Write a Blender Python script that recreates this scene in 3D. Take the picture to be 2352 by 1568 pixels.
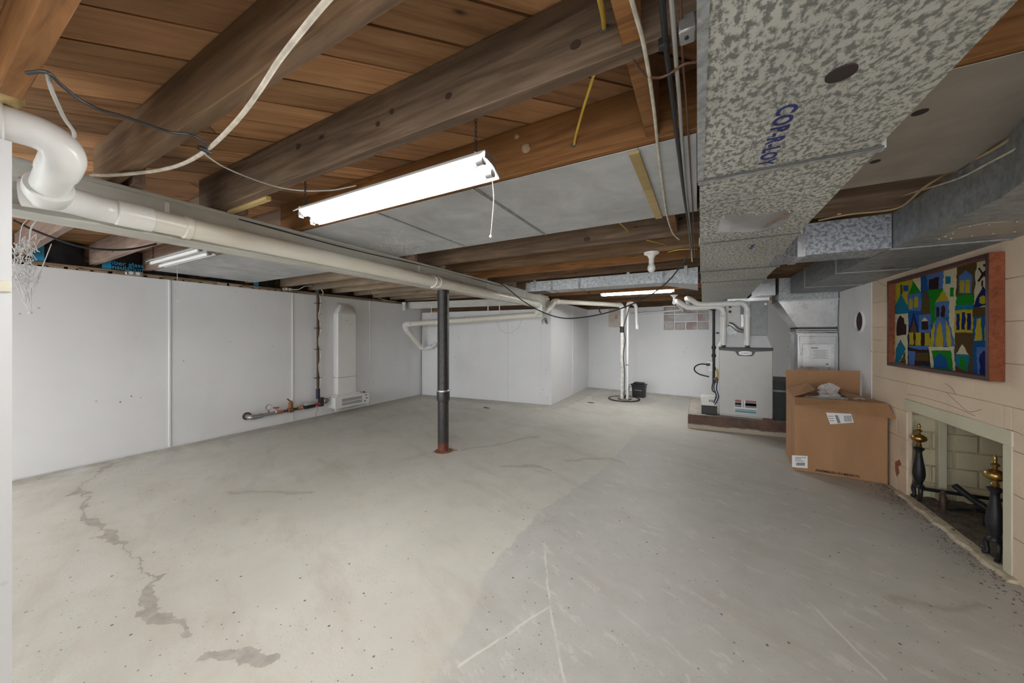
import bpy, bmesh, math, random
from mathutils import Vector, Matrix
random.seed(7)
for o in list(bpy.data.objects): bpy.data.objects.remove(o)
SC = bpy.context.scene
COL = SC.collection
PI = math.pi

# ------------------------------------------------------------------ camera
F = 784.0; CX = 1176.0; CY = 770.0; H = 1.15            # focal length and horizon in pixels of the 2352 x 1568 photo
TH = math.atan((1603 - CX) / F); S = math.sin(TH); C = math.cos(TH)
cam = bpy.data.cameras.new('camera'); camo = bpy.data.objects.new('camera', cam); COL.objects.link(camo)
camo.location = (0, 0, H); camo.rotation_euler = (PI / 2, 0, TH)
cam.sensor_width = 36; cam.lens = 36 * F / 2352; cam.shift_y = -(784 - CY) / 2352
cam.clip_start = 0.02; cam.clip_end = 60
SC.camera = camo
# ------------------------------------------------------------------ world, light, exposure
W = bpy.data.worlds.new('world'); SC.world = W; W.use_nodes = True
W.node_tree.nodes['Background'].inputs[0].default_value = (0.97, 0.985, 1.0, 1)
W.node_tree.nodes['Background'].inputs[1].default_value = 2.4
SC.view_settings.view_transform = 'Standard'; SC.view_settings.look = 'None'
SC.view_settings.gamma = 1; SC.view_settings.exposure = 1.18
SC.view_settings.use_curve_mapping = False
TUBE_POWER = 36.0          # the lit shop light in view; the others are given as multiples

# ------------------------------------------------------------------ pixel -> place (a pixel gives a direction, the plane gives the distance)
def ray(u, v):
    r = (u - CX) / F; k = (CY - v) / F
    return Vector((r * C - S, r * S + C, k))
def onX(u, v, X): d = ray(u, v); t = X / d.x; return Vector((X, d.y * t, H + d.z * t))
def onY(u, v, Y): d = ray(u, v); t = Y / d.y; return Vector((d.x * t, Y, H + d.z * t))
def onZ(u, v, Z): d = ray(u, v); t = (Z - H) / d.z; return Vector((d.x * t, d.y * t, Z))
def onP(u, v, a, b):                                     # on the vertical plane through a and b
    n = Vector((-(b[1] - a[1]), b[0] - a[0], 0)); d = ray(u, v)
    t = (n.x * a[0] + n.y * a[1]) / (n.x * d.x + n.y * d.y)
    return Vector((d.x * t, d.y * t, H + d.z * t))

# ------------------------------------------------------------------ material kit
class NT:
    def __init__(s, name):
        s.m = bpy.data.materials.new(name); s.m.use_nodes = True
        s.t = s.m.node_tree; s.b = s.t.nodes['Principled BSDF']
        s._p = None
    def n(s, typ, **kw):
        k = s.t.nodes.new(typ)
        for a, b in kw.items(): setattr(k, a, b)
        return k
    def link(s, a, b): s.t.links.new(a, b)
    def put(s, sock, val):
        if isinstance(val, bpy.types.NodeSocket): s.link(val, sock)
        elif isinstance(val, (tuple, list)) and len(val) == 3 and sock.type == 'RGBA': sock.default_value = (*val, 1)
        else: sock.default_value = val
    def pos(s, rot=(0, 0, 0), scale=(1, 1, 1), obj=False):
        if obj: src = s.n('ShaderNodeTexCoord').outputs['Object']
        else: src = s.n('ShaderNodeNewGeometry').outputs['Position']
        if any(rot):
            r_ = s.n('ShaderNodeMapping'); s.link(src, r_.inputs[0]); r_.inputs['Rotation'].default_value = rot; src = r_.outputs[0]
        m = s.n('ShaderNodeMapping'); s.link(src, m.inputs[0]); m.inputs['Scale'].default_value = scale
        return m.outputs[0]
    def noise(s, vec, scale=5, detail=4, rough=.55, dist=0, out=0):
        k = s.n('ShaderNodeTexNoise'); s.link(vec, k.inputs['Vector'])
        k.inputs['Scale'].default_value = scale; k.inputs['Detail'].default_value = detail
        k.inputs['Roughness'].default_value = rough; k.inputs['Distortion'].default_value = dist
        return k.outputs[out]
    def voro(s, vec, scale=5, feature='F1', out='Distance', rand=1, dims='3D'):
        k = s.n('ShaderNodeTexVoronoi', voronoi_dimensions=dims); k.feature = feature; s.link(vec, k.inputs['Vector'])
        k.inputs['Scale'].default_value = scale; k.inputs['Randomness'].default_value = rand
        return k.outputs[out]
    def ramp(s, fac, stops, interp='LINEAR'):
        k = s.n('ShaderNodeValToRGB'); s.link(fac, k.inputs[0]); e = k.color_ramp.elements
        k.color_ramp.interpolation = interp
        while len(e) < len(stops): e.new(.5)
        for i, (p, c) in enumerate(stops):
            e[i].position = p
            e[i].color = (c, c, c, 1) if isinstance(c, (int, float)) else (*c, 1)
        return k.outputs[0]
    def mix(s, fac, a, b, mode='MIX'):
        k = s.n('ShaderNodeMix', data_type='RGBA', blend_type=mode)
        s.put(k.inputs[0], fac); s.put(k.inputs[6], a); s.put(k.inputs[7], b)
        return k.outputs[2]
    def math(s, op, a, b=0, c=0, clamp=False):
        k = s.n('ShaderNodeMath', operation=op, use_clamp=clamp)
        s.put(k.inputs[0], a); s.put(k.inputs[1], b); s.put(k.inputs[2], c)
        return k.outputs[0]
    def rand(s): return s.n('ShaderNodeObjectInfo').outputs['Random']
    def vary(s, col, amt=.25):                           # a little lighter or darker from piece to piece
        k = s.n('ShaderNodeHueSaturation'); s.put(k.inputs['Color'], col)
        s.put(k.inputs['Value'], s.math('MULTIPLY_ADD', s.rand(), 2 * amt, 1 - amt)); return k.outputs[0]
    def bump(s, h, strength=.3, dist=.01):
        k = s.n('ShaderNodeBump'); k.inputs['Strength'].default_value = strength; k.inputs['Distance'].default_value = dist
        s.link(h, k.inputs['Height']); s.link(k.outputs[0], s.b.inputs['Normal'])
    def fin(s, col, rough=.6, metal=0, spec=.5):
        s.put(s.b.inputs['Base Color'], col); s.put(s.b.inputs['Roughness'], rough)
        s.put(s.b.inputs['Metallic'], metal); s.b.inputs['Specular IOR Level'].default_value = spec
        return s.m

def plain(name, col, rough=.6, metal=0, var=.12, scale=14, bump=.0, spec=.5):
    k = NT(name); p = k.pos(); n = k.noise(p, scale, 4)
    lo = tuple(c * (1 - var) for c in col); hi = tuple(min(1, c * (1 + var)) for c in col)
    c = k.ramp(n, [(.3, lo), (.7, hi)])
    if bump: k.bump(n, bump, .004)
    return k.fin(c, rough, metal, spec)

def wood(name, dark, mid, light, rot=0.0, rough=.72, var=.2, grain=1.0, knots=True):
    k = NT(name)
    p = k.pos(rot=(0, 0, -rot), scale=(1.1 * grain, 16 * grain, 16 * grain))
    g = k.noise(p, 2.2, 6, .6, .8)
    c = k.ramp(g, [(.28, dark), (.5, mid), (.74, light)])
    big = k.noise(k.pos(), 1.7, 3)
    c = k.mix(k.ramp(big, [(.38, .55), (.62, 0.0)]), c, tuple(x * .55 for x in mid))
    if knots:
        v = k.voro(k.pos(rot=(0, 0, -rot), scale=(1, 2.2, 2.2)), 3.2)
        c = k.mix(k.ramp(v, [(.03, .9), (.075, .15), (.12, 0)]), c, tuple(x * .25 for x in dark))
    c = k.vary(c, var)
    k.bump(g, .25, .004)
    return k.fin(c, rough, 0, .3)

def galv(name, dark, light, scale=22, rough=.42, metal=.75, stretch=(1, 1, 1), contrast=.18, dist=.5):
    k = NT(name); p = k.pos(scale=stretch)
    d = k.noise(p, 3, 2, out=1)
    a = k.noise(p, scale, 3, .65, dist)
    c = k.ramp(a, [(.5 - contrast, dark), (.5 + contrast * .6, light)])
    st = k.noise(k.pos(), 2.3, 4)
    c = k.mix(k.ramp(st, [(.4, 0), (.7, .35)]), c, tuple(x * .62 for x in dark))
    k.bump(a, .05, .003)
    return k.fin(c, k.ramp(a, [(.3, rough + .12), (.7, rough - .05)]), metal)

M = {}
M['joist'] = wood('joist_wood', (.06, .034, .017), (.155, .092, .048), (.25, .155, .085))
M['joist_orange'] = wood('joist_wood_orange', (.12, .05, .015), (.30, .135, .045), (.42, .21, .08))
M['joist_grey'] = wood('joist_wood_grey', (.075, .048, .03), (.17, .115, .075), (.28, .2, .14))
M['plank'] = wood('subfloor_wood', (.20, .095, .04), (.40, .21, .095), (.52, .30, .15), rot=PI / 4, var=.32)
M['joist_tan'] = wood('joist_wood_tan', (.24, .17, .11), (.40, .31, .22), (.52, .42, .31))
M['joist_pink'] = wood('joist_wood_pink', (.20, .13, .10), (.38, .27, .22), (.50, .38, .32))
M['lath'] = wood('pine_batten', (.45, .33, .14), (.58, .44, .2), (.65, .5, .26), knots=False)
M['sill'] = wood('sill_wood', (.2, .13, .08), (.42, .31, .2), (.6, .48, .34), rot=PI / 2)
def whiteboard(name, base, stain, amt, rot=PI / 2, bumpy=.15):
    k = NT(name); g = k.noise(k.pos(rot=(0, 0, -rot), scale=(.6, 7, 7)), 4, 5, .6, .4)
    st = k.noise(k.pos(), 2.4, 5, .6)
    c = k.ramp(g, [(.25, tuple(x * .82 for x in base)), (.6, base)])
    c = k.mix(k.ramp(st, [(.48, 0), (.75, amt)]), c, stain)
    sp = k.voro(k.pos(), 9); c = k.mix(k.ramp(sp, [(.02, .8), (.045, 0)]), c, (.05, .04, .03))
    k.bump(g, bumpy, .003)
    return k.fin(c, .6, 0, .35)
M['girder'] = whiteboard('painted_girder', (.60, .60, .55), (.40, .36, .28), .6)
M['beam_white'] = whiteboard('painted_beam', (.74, .74, .70), (.5, .46, .4), .5, rot=0)
def wallpaint(name, base, speck=.5, rough=.45, tint=(.62, .62, .60), bump=.06):
    k = NT(name); p = k.pos()
    a = k.noise(p, 1.3, 4); b = k.noise(p, 60, 3)
    c = k.ramp(a, [(.3, tuple(x * .93 for x in base)), (.7, base)])
    v = k.voro(p, 9); sel = k.noise(p, 1.1, 2)
    c = k.mix(k.math('MULTIPLY', k.ramp(v, [(.05, speck), (.075, 0)]), k.ramp(sel, [(.46, 0), (.6, 1)])), c, (.05, .045, .04))
    s2 = k.noise(k.pos(scale=(1, 1, .35)), 2.1, 5)
    c = k.mix(k.ramp(s2, [(.55, 0), (.85, .35)]), c, tint)
    k.bump(b, bump, .002)
    return k.fin(c, rough, 0, .4)
M['wall_white'] = wallpaint('white_wall_panel', (.87, .885, .905), .8)
M['wall_chimney'] = wallpaint('white_plaster', (.86, .86, .86), .9, .7, (.6, .58, .56), .3)
M['wall_partition'] = wallpaint('partition_paint', (.66, .675, .69), .1)
def tan(name, base, crack=True):
    k = NT(name); p = k.pos()
    a = k.noise(p, 2.2, 5); b = k.noise(p, 85, 4, .7)
    c = k.ramp(a, [(.3, tuple(x * .9 for x in base)), (.7, tuple(min(1, x * 1.05) for x in base))])
    d = k.noise(k.pos(scale=(1, 1, .5)), 3.1, 6, .65)
    c = k.mix(k.ramp(d, [(.58, 0), (.8, .45)]), c, (.42, .33, .22))
    sp = k.voro(p, 14); sel = k.noise(p, 1.6, 2)
    c = k.mix(k.math('MULTIPLY', k.ramp(sp, [(.03, .85), (.06, 0)]), k.ramp(sel, [(.52, 0), (.6, 1)])), c, (.1, .07, .04))
    k.bump(b, .35, .004)
    return k.fin(c, .75, 0, .3)
M['tan_block'] = tan('tan_block_paint', (.78, .63, .475))
M['tan_mortar'] = tan('tan_mortar_paint', (.70, .565, .425))
M['fire_brick'] = tan('painted_firebrick', (.70, .64, .44))
M['lintel'] = tan('painted_lintel', (.66, .62, .47))
M['duct'] = galv('galvanised_spangle', (.23, .24, .225), (.66, .67, .625), 70, .5, .3, (1.25, .8, 1), .075, .12)
M['duct_small'] = galv('galvanised_fine', (.30, .32, .33), (.56, .59, .61), 40, .42, .5, contrast=.2)
M['duct_dark'] = galv('galvanised_dull', (.22, .235, .24), (.38, .40, .41), 26, .5, .5, contrast=.25)
M['duct_blue'] = galv('galvanised_blue', (.20, .22, .25), (.50, .53, .58), 60, .42, .5, contrast=.1, dist=.1)
M['sheet'] = galv('dull_sheet_metal', (.44, .45, .46), (.60, .61, .62), 6, .5, .25, contrast=.3)
M['sheet_brown'] = galv('brown_sheet_metal', (.30, .265, .225), (.40, .36, .31), 4, .55, .2, contrast=.3)
M['shiny'] = galv('bright_sheet_metal', (.50, .51, .53), (.74, .75, .77), 5, .27, .92, contrast=.3)
M['seam'] = plain('duct_seam_dark', (.10, .10, .10), .6, .3)
M['pvc'] = plain('white_pvc', (.84, .84, .82), .25, 0, .03)
def pvcold(name):
    k = NT(name); a = k.noise(k.pos(scale=(6, 1.2, 6)), 3.5, 6, .65)
    c = k.ramp(a, [(.40, (.82, .80, .72)), (.6, (.78, .73, .60)), (.8, (.52, .38, .24))])
    b = k.noise(k.pos(), 2.0, 3); c = k.mix(k.ramp(b, [(.42, .85), (.62, .1)]), c, (.80, .78, .70))
    return k.fin(c, .35)
M['pvc_old'] = pvcold('stained_pvc')
M['black'] = plain('black_plastic', (.018, .018, .02), .45)
M['black_wire'] = plain('black_cable', (.025, .025, .028), .5)
M['white_wire'] = plain('white_cable', (.62, .56, .46), .55, 0, .25, 30)
M['grey_wire'] = plain('grey_cable', (.42, .41, .38), .5)
M['brown_wire'] = plain('brown_cable', (.13, .06, .035), .5)
M['yellow_wire'] = plain('yellow_cable', (.62, .42, .05), .45)
M['copper'] = plain('copper_pipe', (.45, .22, .12), .35, .9)
M['rustpipe'] = plain('rusty_pipe', (.10, .065, .045), .6, .4, .5, 40)
M['iron'] = plain('black_iron', (.025, .025, .028), .45, .4, .3, 30, .1)
M['steel'] = plain('grey_steel', (.42, .42, .42), .35, .8)
M['white_metal'] = plain('white_enamel', (.82, .82, .81), .35, 0, .02)
M['white_plastic'] = plain('white_plastic', (.80, .80, .77), .4, 0, .03)
M['porcelain'] = plain('porcelain', (.85, .85, .82), .2, 0, .02)
M['brass'] = plain('aged_brass', (.42, .27, .085), .28, .95, .2, 18)
M['red'] = plain('red_paint', (.45, .05, .03), .5)
M['blue_ink'] = plain('blue_ink', (.02, .03, .16), .6)
M['blue_print'] = plain('blue_print', (.04, .34, .60), .6)
M['black_ink'] = plain('black_ink', (.03, .025, .02), .7)
M['grey_ink'] = plain('grey_ink', (.25, .25, .26), .7)
M['paper'] = plain('white_paper', (.82, .83, .84), .6, 0, .02)
M['insul'] = plain('black_faced_insulation', (.02, .022, .026), .6, 0, .5, 6, .6)
M['foam'] = plain('yellow_foam', (.55, .42, .2), .9, 0, .3, 40, .8)
M['concrete_old'] = plain('old_concrete', (.45, .42, .37), .85, 0, .3, 18, .6)
# ------------------------------------------------------------------ mesh kit
class MB:
    def __init__(s): s.v = []; s.f = []
    def add(s, vs, fs):
        k = len(s.v); s.v += [tuple(x) for x in vs]; s.f += [tuple(i + k for i in f) for f in fs]; return s
    def box(s, x0, x1, y0, y1, z0, z1):
        return s.hexa([(x0, y0, z0), (x1, y0, z0), (x1, y1, z0), (x0, y1, z0), (x0, y0, z1), (x1, y0, z1), (x1, y1, z1), (x0, y1, z1)])
    def hexa(s, p):                                      # bottom ring 0-3, top ring 4-7
        return s.add(p, [(3, 2, 1, 0), (4, 5, 6, 7), (0, 1, 5, 4), (1, 2, 6, 5), (2, 3, 7, 6), (3, 0, 4, 7)])
    def prism(s, poly, d):                               # a flat polygon pushed along d
        n = len(poly); a = [Vector(p) for p in poly]; d = Vector(d); b = [p + d for p in a]
        return s.add(a + b, [tuple(range(n - 1, -1, -1)), tuple(range(n, 2 * n))] + [(i, (i + 1) % n, n + (i + 1) % n, n + i) for i in range(n)])
    def ring(s, c, ax, r, n, ref=None):
        ax = Vector(ax).normalized(); t = Vector(ref) if ref else (Vector((0, 0, 1)) if abs(ax.z) < .9 else Vector((1, 0, 0)))
        e1 = (t - ax * t.dot(ax)).normalized(); e2 = ax.cross(e1)
        return [Vector(c) + (e1 * math.cos(2 * PI * i / n) + e2 * math.sin(2 * PI * i / n)) * r for i in range(n)]
    def rings(s, rs, cap=True, close=False):
        n = len(rs[0]); k = len(s.v)
        for r in rs: s.v += [tuple(p) for p in r]
        m = len(rs)
        for j in range(m - 1 + (1 if close else 0)):
            a = k + j * n; b = k + ((j + 1) % m) * n
            for i in range(n): s.f.append((a + i, a + (i + 1) % n, b + (i + 1) % n, b + i))
        if cap and not close:
            s.f.append(tuple(k + i for i in range(n - 1, -1, -1))); s.f.append(tuple(k + (m - 1) * n + i for i in range(n)))
        return s
    def cyl(s, a, b, r, n=16, r2=None):
        ax = Vector(b) - Vector(a)
        return s.rings([s.ring(a, ax, r, n), s.ring(b, ax, r if r2 is None else r2, n)])
    def hollow(s, a, b, ro, ri, n=20):
        ax = Vector(b) - Vector(a)
        return s.rings([s.ring(a, ax, ro, n), s.ring(b, ax, ro, n), s.ring(b, ax, ri, n), s.ring(a, ax, ri, n)], close=True)
    def tube(s, pts, r, n=8, sub=6, smooth=True):
        P = [Vector(p) for p in pts]
        if smooth and len(P) > 2: P = spline(P, sub)
        rs = []; ref = None
        for i, p in enumerate(P):
            t = (P[min(i + 1, len(P) - 1)] - P[max(i - 1, 0)]).normalized()
            if ref is None: ref = Vector((0, 0, 1)) if abs(t.z) < .9 else Vector((1, 0, 0))
            ref = (ref - t * ref.dot(t)).normalized()
            rr = r[min(int(i * len(r) / len(P)), len(r) - 1)] if isinstance(r, (list, tuple)) else r
            rs.append(s.ring(p, t, rr, n, ref))
        return s.rings(rs)
    def lathe(s, c, prof, n=20, ax=(0, 0, 1)):           # prof: (radius, height)
        ax = Vector(ax).normalized(); c = Vector(c)
        return s.rings([s.ring(c + ax * h, ax, max(r, .0004), n) for r, h in prof])
    def sphere(s, c, r, n=12, sc=(1, 1, 1)):
        pr = [(math.sin(PI * i / n) * r, -math.cos(PI * i / n) * r) for i in range(n + 1)]
        m = MB().lathe((0, 0, 0), pr, 2 * n)
        return s.add([(c[0] + x * sc[0], c[1] + y * sc[1], c[2] + z * sc[2]) for x, y, z in m.v], m.f)
    def build(s, name, m, parent=None, smooth=True, ang=.7, bev=0):
        off = parent_loc(parent)
        me = bpy.data.meshes.new(name)
        me.from_pydata([(x - off.x, y - off.y, z - off.z) for x, y, z in s.v], [], s.f)
        bm = bmesh.new(); bm.from_mesh(me); bmesh.ops.recalc_face_normals(bm, faces=bm.faces)
        if bev: bmesh.ops.bevel(bm, geom=list(bm.edges), offset=bev, segments=1, affect='EDGES', profile=.5)
        bm.to_mesh(me); bm.free()
        if smooth: me.shade_smooth(); me.set_sharp_from_angle(angle=ang)
        return link(name, me, m, parent)
def link(name, me, m, parent=None):
    o = bpy.data.objects.new(name, me); COL.objects.link(o)
    if m is not None and not me.materials: me.materials.append(M[m] if isinstance(m, str) else m)
    if parent is not None: o.parent = parent
    return o
def parent_loc(p):
    v = Vector((0, 0, 0))
    while p is not None: v += p.location; p = p.parent
    return v
def spline(P, sub):
    out = []
    for i in range(len(P) - 1):
        p0 = P[max(i - 1, 0)]; p1 = P[i]; p2 = P[i + 1]; p3 = P[min(i + 2, len(P) - 1)]
        for k in range(sub):
            t = k / sub
            out.append(.5 * ((2 * p1) + (p2 - p0) * t + (2 * p0 - 5 * p1 + 4 * p2 - p3) * t * t + (3 * p1 - p0 - 3 * p2 + p3) * t ** 3))
    return out + [P[-1]]
def tag(o, label, cat, group=None, kind=None):
    o['label'] = label; o['category'] = cat
    if group: o['group'] = group
    if kind: o['kind'] = kind
    return o
def thing(name, label, cat, loc=(0, 0, 0), group=None):
    o = bpy.data.objects.new(name, None); COL.objects.link(o); o.location = loc; o.empty_display_size = .05
    return tag(o, label, cat, group)
def struct(o, label, cat): o['kind'] = 'structure'; o['label'] = label; o['category'] = cat; return o
def text(name, body, size, mat, parent, origin, xdir, ydir, thick=.0006, align='CENTER', bold=.012, space=1.0):
    cu = bpy.data.curves.new(name, 'FONT'); cu.body = body; cu.size = size; cu.align_x = align; cu.align_y = 'CENTER'; cu.extrude = thick / 2; cu.offset = size * bold
    cu.resolution_u = 3; cu.space_character = space
    t = bpy.data.objects.new(name, cu); COL.objects.link(t)
    bpy.context.view_layer.update()
    me = bpy.data.meshes.new_from_object(t); bpy.data.objects.remove(t); bpy.data.curves.remove(cu)
    x = Vector(xdir).normalized(); y = Vector(ydir).normalized(); z = x.cross(y)
    off = Vector(origin) - parent_loc(parent)
    for v in me.vertices: v.co = off + x * v.co.x + y * v.co.y + z * v.co.z
    return link(name, me, mat, parent)

# ------------------------------------------------------------------ floor
ZJ = 1.79; ZT = 1.974                                    # underside of joists, underside of subfloor
def lerp_tab(tab, y):
    if y <= tab[0][0]: return tab[0][1]
    for (a, b), (c, d) in zip(tab, tab[1:]):
        if y <= c: return b + (d - b) * (y - a) / (c - a)
    return tab[-1][1]
BOUND = [(-3, -.45), (0, -.6), (.87, -.763), (1.48, -.909), (2.07, -.9), (2.9, -.73), (3.8, -.66), (4.8, -.62), (7.5, -.4)]
BL = (-4.72, 5.0); BC = (-2.133, 5.255); BS = (-2.13, 7.467)        # corner, bump corner, back corner
WB = Vector((0.258 + 2.13, 7.221 - 7.467, 0)).normalized()
def back_y(x): return 7.467 + (x + 2.13) * WB.y / WB.x
def bump_y(x): return BL[1] + (x - BL[0]) * (BC[1] - BL[1]) / (BC[0] - BL[0])
def make_floor():
    x0, x1, y0, y1, st = -4.95, 2.4, -3.0, 7.6, .03
    nx = int((x1 - x0) / st) + 1; ny = int((y1 - y0) / st) + 1
    vs = []; g = []; p = []; d = []
    for j in range(ny):
        y = y0 + j * st
        for i in range(nx):
            x = x0 + i * st; vs.append((x, y, 0))
            b = lerp_tab(BOUND, y)
            g.append(max(-1, min(1, (x - b) / .25)) * .5 + .5)
            e = 9.0
            if y > 1.6: e = min(e, x + 4.745 + max(0, 2.6 - y) * .2)
            if x < -2.1: e = min(e, bump_y(x) - y)
            if y > 5.0: e = min(e, math.hypot(max(0, x + 2.13), max(0, 5.255 - y)))
            e2 = math.hypot((x + 1.2), (y - 6.35)); e = min(e, max(.0, e2 - .25))
            p.append(max(0, min(1, 1 - e / .5)))
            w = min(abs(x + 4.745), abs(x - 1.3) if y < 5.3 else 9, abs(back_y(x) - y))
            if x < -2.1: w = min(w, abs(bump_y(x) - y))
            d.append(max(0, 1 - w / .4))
    fs = [(j * nx + i, j * nx + i + 1, (j + 1) * nx + i + 1, (j + 1) * nx + i) for j in range(ny - 1) for i in range(nx - 1)]
    me = bpy.data.meshes.new('floor'); me.from_pydata(vs, [], fs)
    for nm, a in (('grey', g), ('patch', p), ('edge', d)):
        at = me.attributes.new(nm, 'FLOAT', 'POINT'); at.data.foreach_set('value', a)
    return me
SEG = bpy.data.node_groups.new('segment_distance', 'ShaderNodeTree')      # distance from a point to a stretch A-B, in the floor plane
SEG.interface.new_socket('P', in_out='INPUT', socket_type='NodeSocketVector')
SEG.interface.new_socket('A', in_out='INPUT', socket_type='NodeSocketVector')
SEG.interface.new_socket('B', in_out='INPUT', socket_type='NodeSocketVector')
SEG.interface.new_socket('D', in_out='OUTPUT', socket_type='NodeSocketFloat')
def _seg():
    t = SEG; gi = t.nodes.new('NodeGroupInput'); go = t.nodes.new('NodeGroupOutput')
    def vm(op, a, b=None):
        k = t.nodes.new('ShaderNodeVectorMath'); k.operation = op; t.links.new(a, k.inputs[0])
        if b is not None: t.links.new(b, k.inputs[3 if op == 'SCALE' else 1])
        return k
    pa = vm('SUBTRACT', gi.outputs[0], gi.outputs[1]).outputs[0]; ba = vm('SUBTRACT', gi.outputs[2], gi.outputs[1]).outputs[0]
    num = vm('DOT_PRODUCT', pa, ba).outputs['Value']; den = vm('DOT_PRODUCT', ba, ba).outputs['Value']
    dv = t.nodes.new('ShaderNodeMath'); dv.operation = 'DIVIDE'; dv.use_clamp = True; t.links.new(num, dv.inputs[0]); t.links.new(den, dv.inputs[1])
    sc = vm('SCALE', ba, dv.outputs[0]).outputs[0]
    ln = vm('LENGTH', vm('SUBTRACT', pa, sc).outputs[0]).outputs['Value']
    t.links.new(ln, go.inputs[0])
_seg()
def floor_mat():
    k = NT('painted_concrete_floor'); p = k.pos()
    wob = k.noise(p, 5, 6, .6, out=1)
    def at(n): a = k.n('ShaderNodeAttribute'); a.attribute_name = n; return a.outputs['Fac']
    # position pushed about by noise, so that painted edges and cracks run ragged
    vm = k.n('ShaderNodeVectorMath', operation='SUBTRACT'); k.link(wob, vm.inputs[0]); vm.inputs[1].default_value = (.5, .5, .5)
    v2 = k.n('ShaderNodeVectorMath', operation='SCALE'); k.link(vm.outputs[0], v2.inputs[0]); v2.inputs[3].default_value = .22
    v3 = k.n('ShaderNodeVectorMath', operation='ADD'); k.link(p, v3.inputs[0]); k.link(v2.outputs[0], v3.inputs[1])
    fl = k.n('ShaderNodeVectorMath', operation='MULTIPLY'); k.link(v3.outputs[0], fl.inputs[0]); fl.inputs[1].default_value = (1, 1, 0); PP = fl.outputs[0]
    v4 = k.n('ShaderNodeVectorMath', operation='SCALE'); k.link(vm.outputs[0], v4.inputs[0]); v4.inputs[3].default_value = .035
    v5 = k.n('ShaderNodeVectorMath', operation='ADD'); k.link(p, v5.inputs[0]); k.link(v4.outputs[0], v5.inputs[1])
    f2 = k.n('ShaderNodeVectorMath', operation='MULTIPLY'); k.link(v5.outputs[0], f2.inputs[0]); f2.inputs[1].default_value = (1, 1, 0); P2 = f2.outputs[0]
    def lines(pts, PP=PP):
        out = None
        for a, b in zip(pts, pts[1:]):
            g = k.n('ShaderNodeGroup'); g.node_tree = SEG; k.link(PP, g.inputs[0])
            g.inputs[1].default_value = (a[0], a[1], 0); g.inputs[2].default_value = (b[0], b[1], 0)
            out = g.outputs[0] if out is None else k.math('MINIMUM', out, g.outputs[0])
        return out
    n1 = k.noise(p, 1.4, 5, .6); n2 = k.noise(p, 7, 6, .65); n3 = k.noise(p, 90, 4, .7)
    cream = k.ramp(n1, [(.3, (.545, .535, .475)), (.7, (.655, .64, .585))])
    cream = k.mix(k.ramp(n2, [(.5, 0), (.8, .5)]), cream, (.55, .50, .42))
    grey = k.ramp(n2, [(.3, (.48, .477, .447)), (.7, (.555, .55, .52))])
    wear = k.noise(k.pos(rot=(0, 0, .5), scale=(1, 2.5, 1)), 6, 8, .72)
    grey = k.mix(k.ramp(wear, [(.56, 0), (.63, .5)]), grey, (.70, .68, .62))
    gm = k.math('ADD', at('grey'), k.math('MULTIPLY', k.math('SUBTRACT', n2, .5), .25))
    fade = k.n('ShaderNodeSeparateXYZ'); k.link(p, fade.inputs[0])
    gm = k.math('MULTIPLY', k.ramp(gm, [(.485, 0), (.515, 1)]), k.math('SUBTRACT', 1, k.math('MULTIPLY', k.math('SUBTRACT', fade.outputs[1], 3.6, clamp=True), .75), clamp=True))
    c = k.mix(gm, cream, grey)
    # patched concrete along the walls and at the sump
    pm = k.math('ADD', at('patch'), k.math('MULTIPLY', k.math('SUBTRACT', n2, .5), .45))
    c = k.mix(k.math('MULTIPLY', k.ramp(pm, [(.42, 0), (.5, 1)]), .6), c, k.ramp(n2, [(.3, (.42, .40, .36)), (.7, (.56, .54, .50))]))
    c = k.mix(k.ramp(k.math('ABSOLUTE', k.math('SUBTRACT', pm, .44)), [(.0, .55), (.035, 0)]), c, (.33, .29, .25))
    # grime, stains and black specks
    st = k.noise(k.pos(rot=(0, 0, .35), scale=(.5, 1.6, 1)), 2.6, 6, .68)
    c = k.mix(k.ramp(st, [(.52, 0), (.74, .5)]), c, (.40, .345, .29))
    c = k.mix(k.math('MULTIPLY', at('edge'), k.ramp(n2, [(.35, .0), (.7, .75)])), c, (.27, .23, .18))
    for sc, th, f in ((5, .03, .9), (11, .04, .8), (30, .06, .55)):
        v = k.voro(p, sc, dims='2D'); sel = k.noise(p, 1.5 + sc * .05, 2)
        c = k.mix(k.math('MULTIPLY', k.ramp(v, [(th * .6, f), (th, 0)]), k.ramp(sel, [(.48, 0), (.56, 1)])), c, (.06, .055, .05))
    scr = k.noise(k.pos(rot=(0, 0, .8), scale=(1, 14, 1)), 9, 5, .7); sel = k.noise(p, .9, 2)
    c = k.mix(k.math('MULTIPLY', k.ramp(scr, [(.66, 0), (.7, .55)]), k.ramp(sel, [(.5, 0), (.62, 1)])), c, (.2, .18, .16))
    # the long crack with broken-out chips
    ck = lines([(-4.6, .95), (-4.2, .72), (-3.5, .62), (-2.9, .62), (-2.5, .63), (-2.27, .6), (-2.0, .54), (-1.73, .56)])
    cw = k.math('MULTIPLY', k.ramp(k.noise(p, 4.2, 2), [(.44, .12), (.62, 1)]), .034)
    ckm = k.math('LESS_THAN', ck, cw)
    ck2 = lines([(-1.56, .565), (-1.44, .60), (-1.32, .66)])
    ckm = k.math('MAXIMUM', ckm, k.math('LESS_THAN', ck2, .022))
    c = k.mix(k.ramp(ck, [(.0, .4), (.10, 0)]), c, (.50, .47, .40)); c = k.mix(k.math('MULTIPLY', ckm, .75), c, k.ramp(k.noise(p, 25, 3), [(.35, (.27, .25, .22)), (.65, (.42, .39, .34))]))
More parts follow.
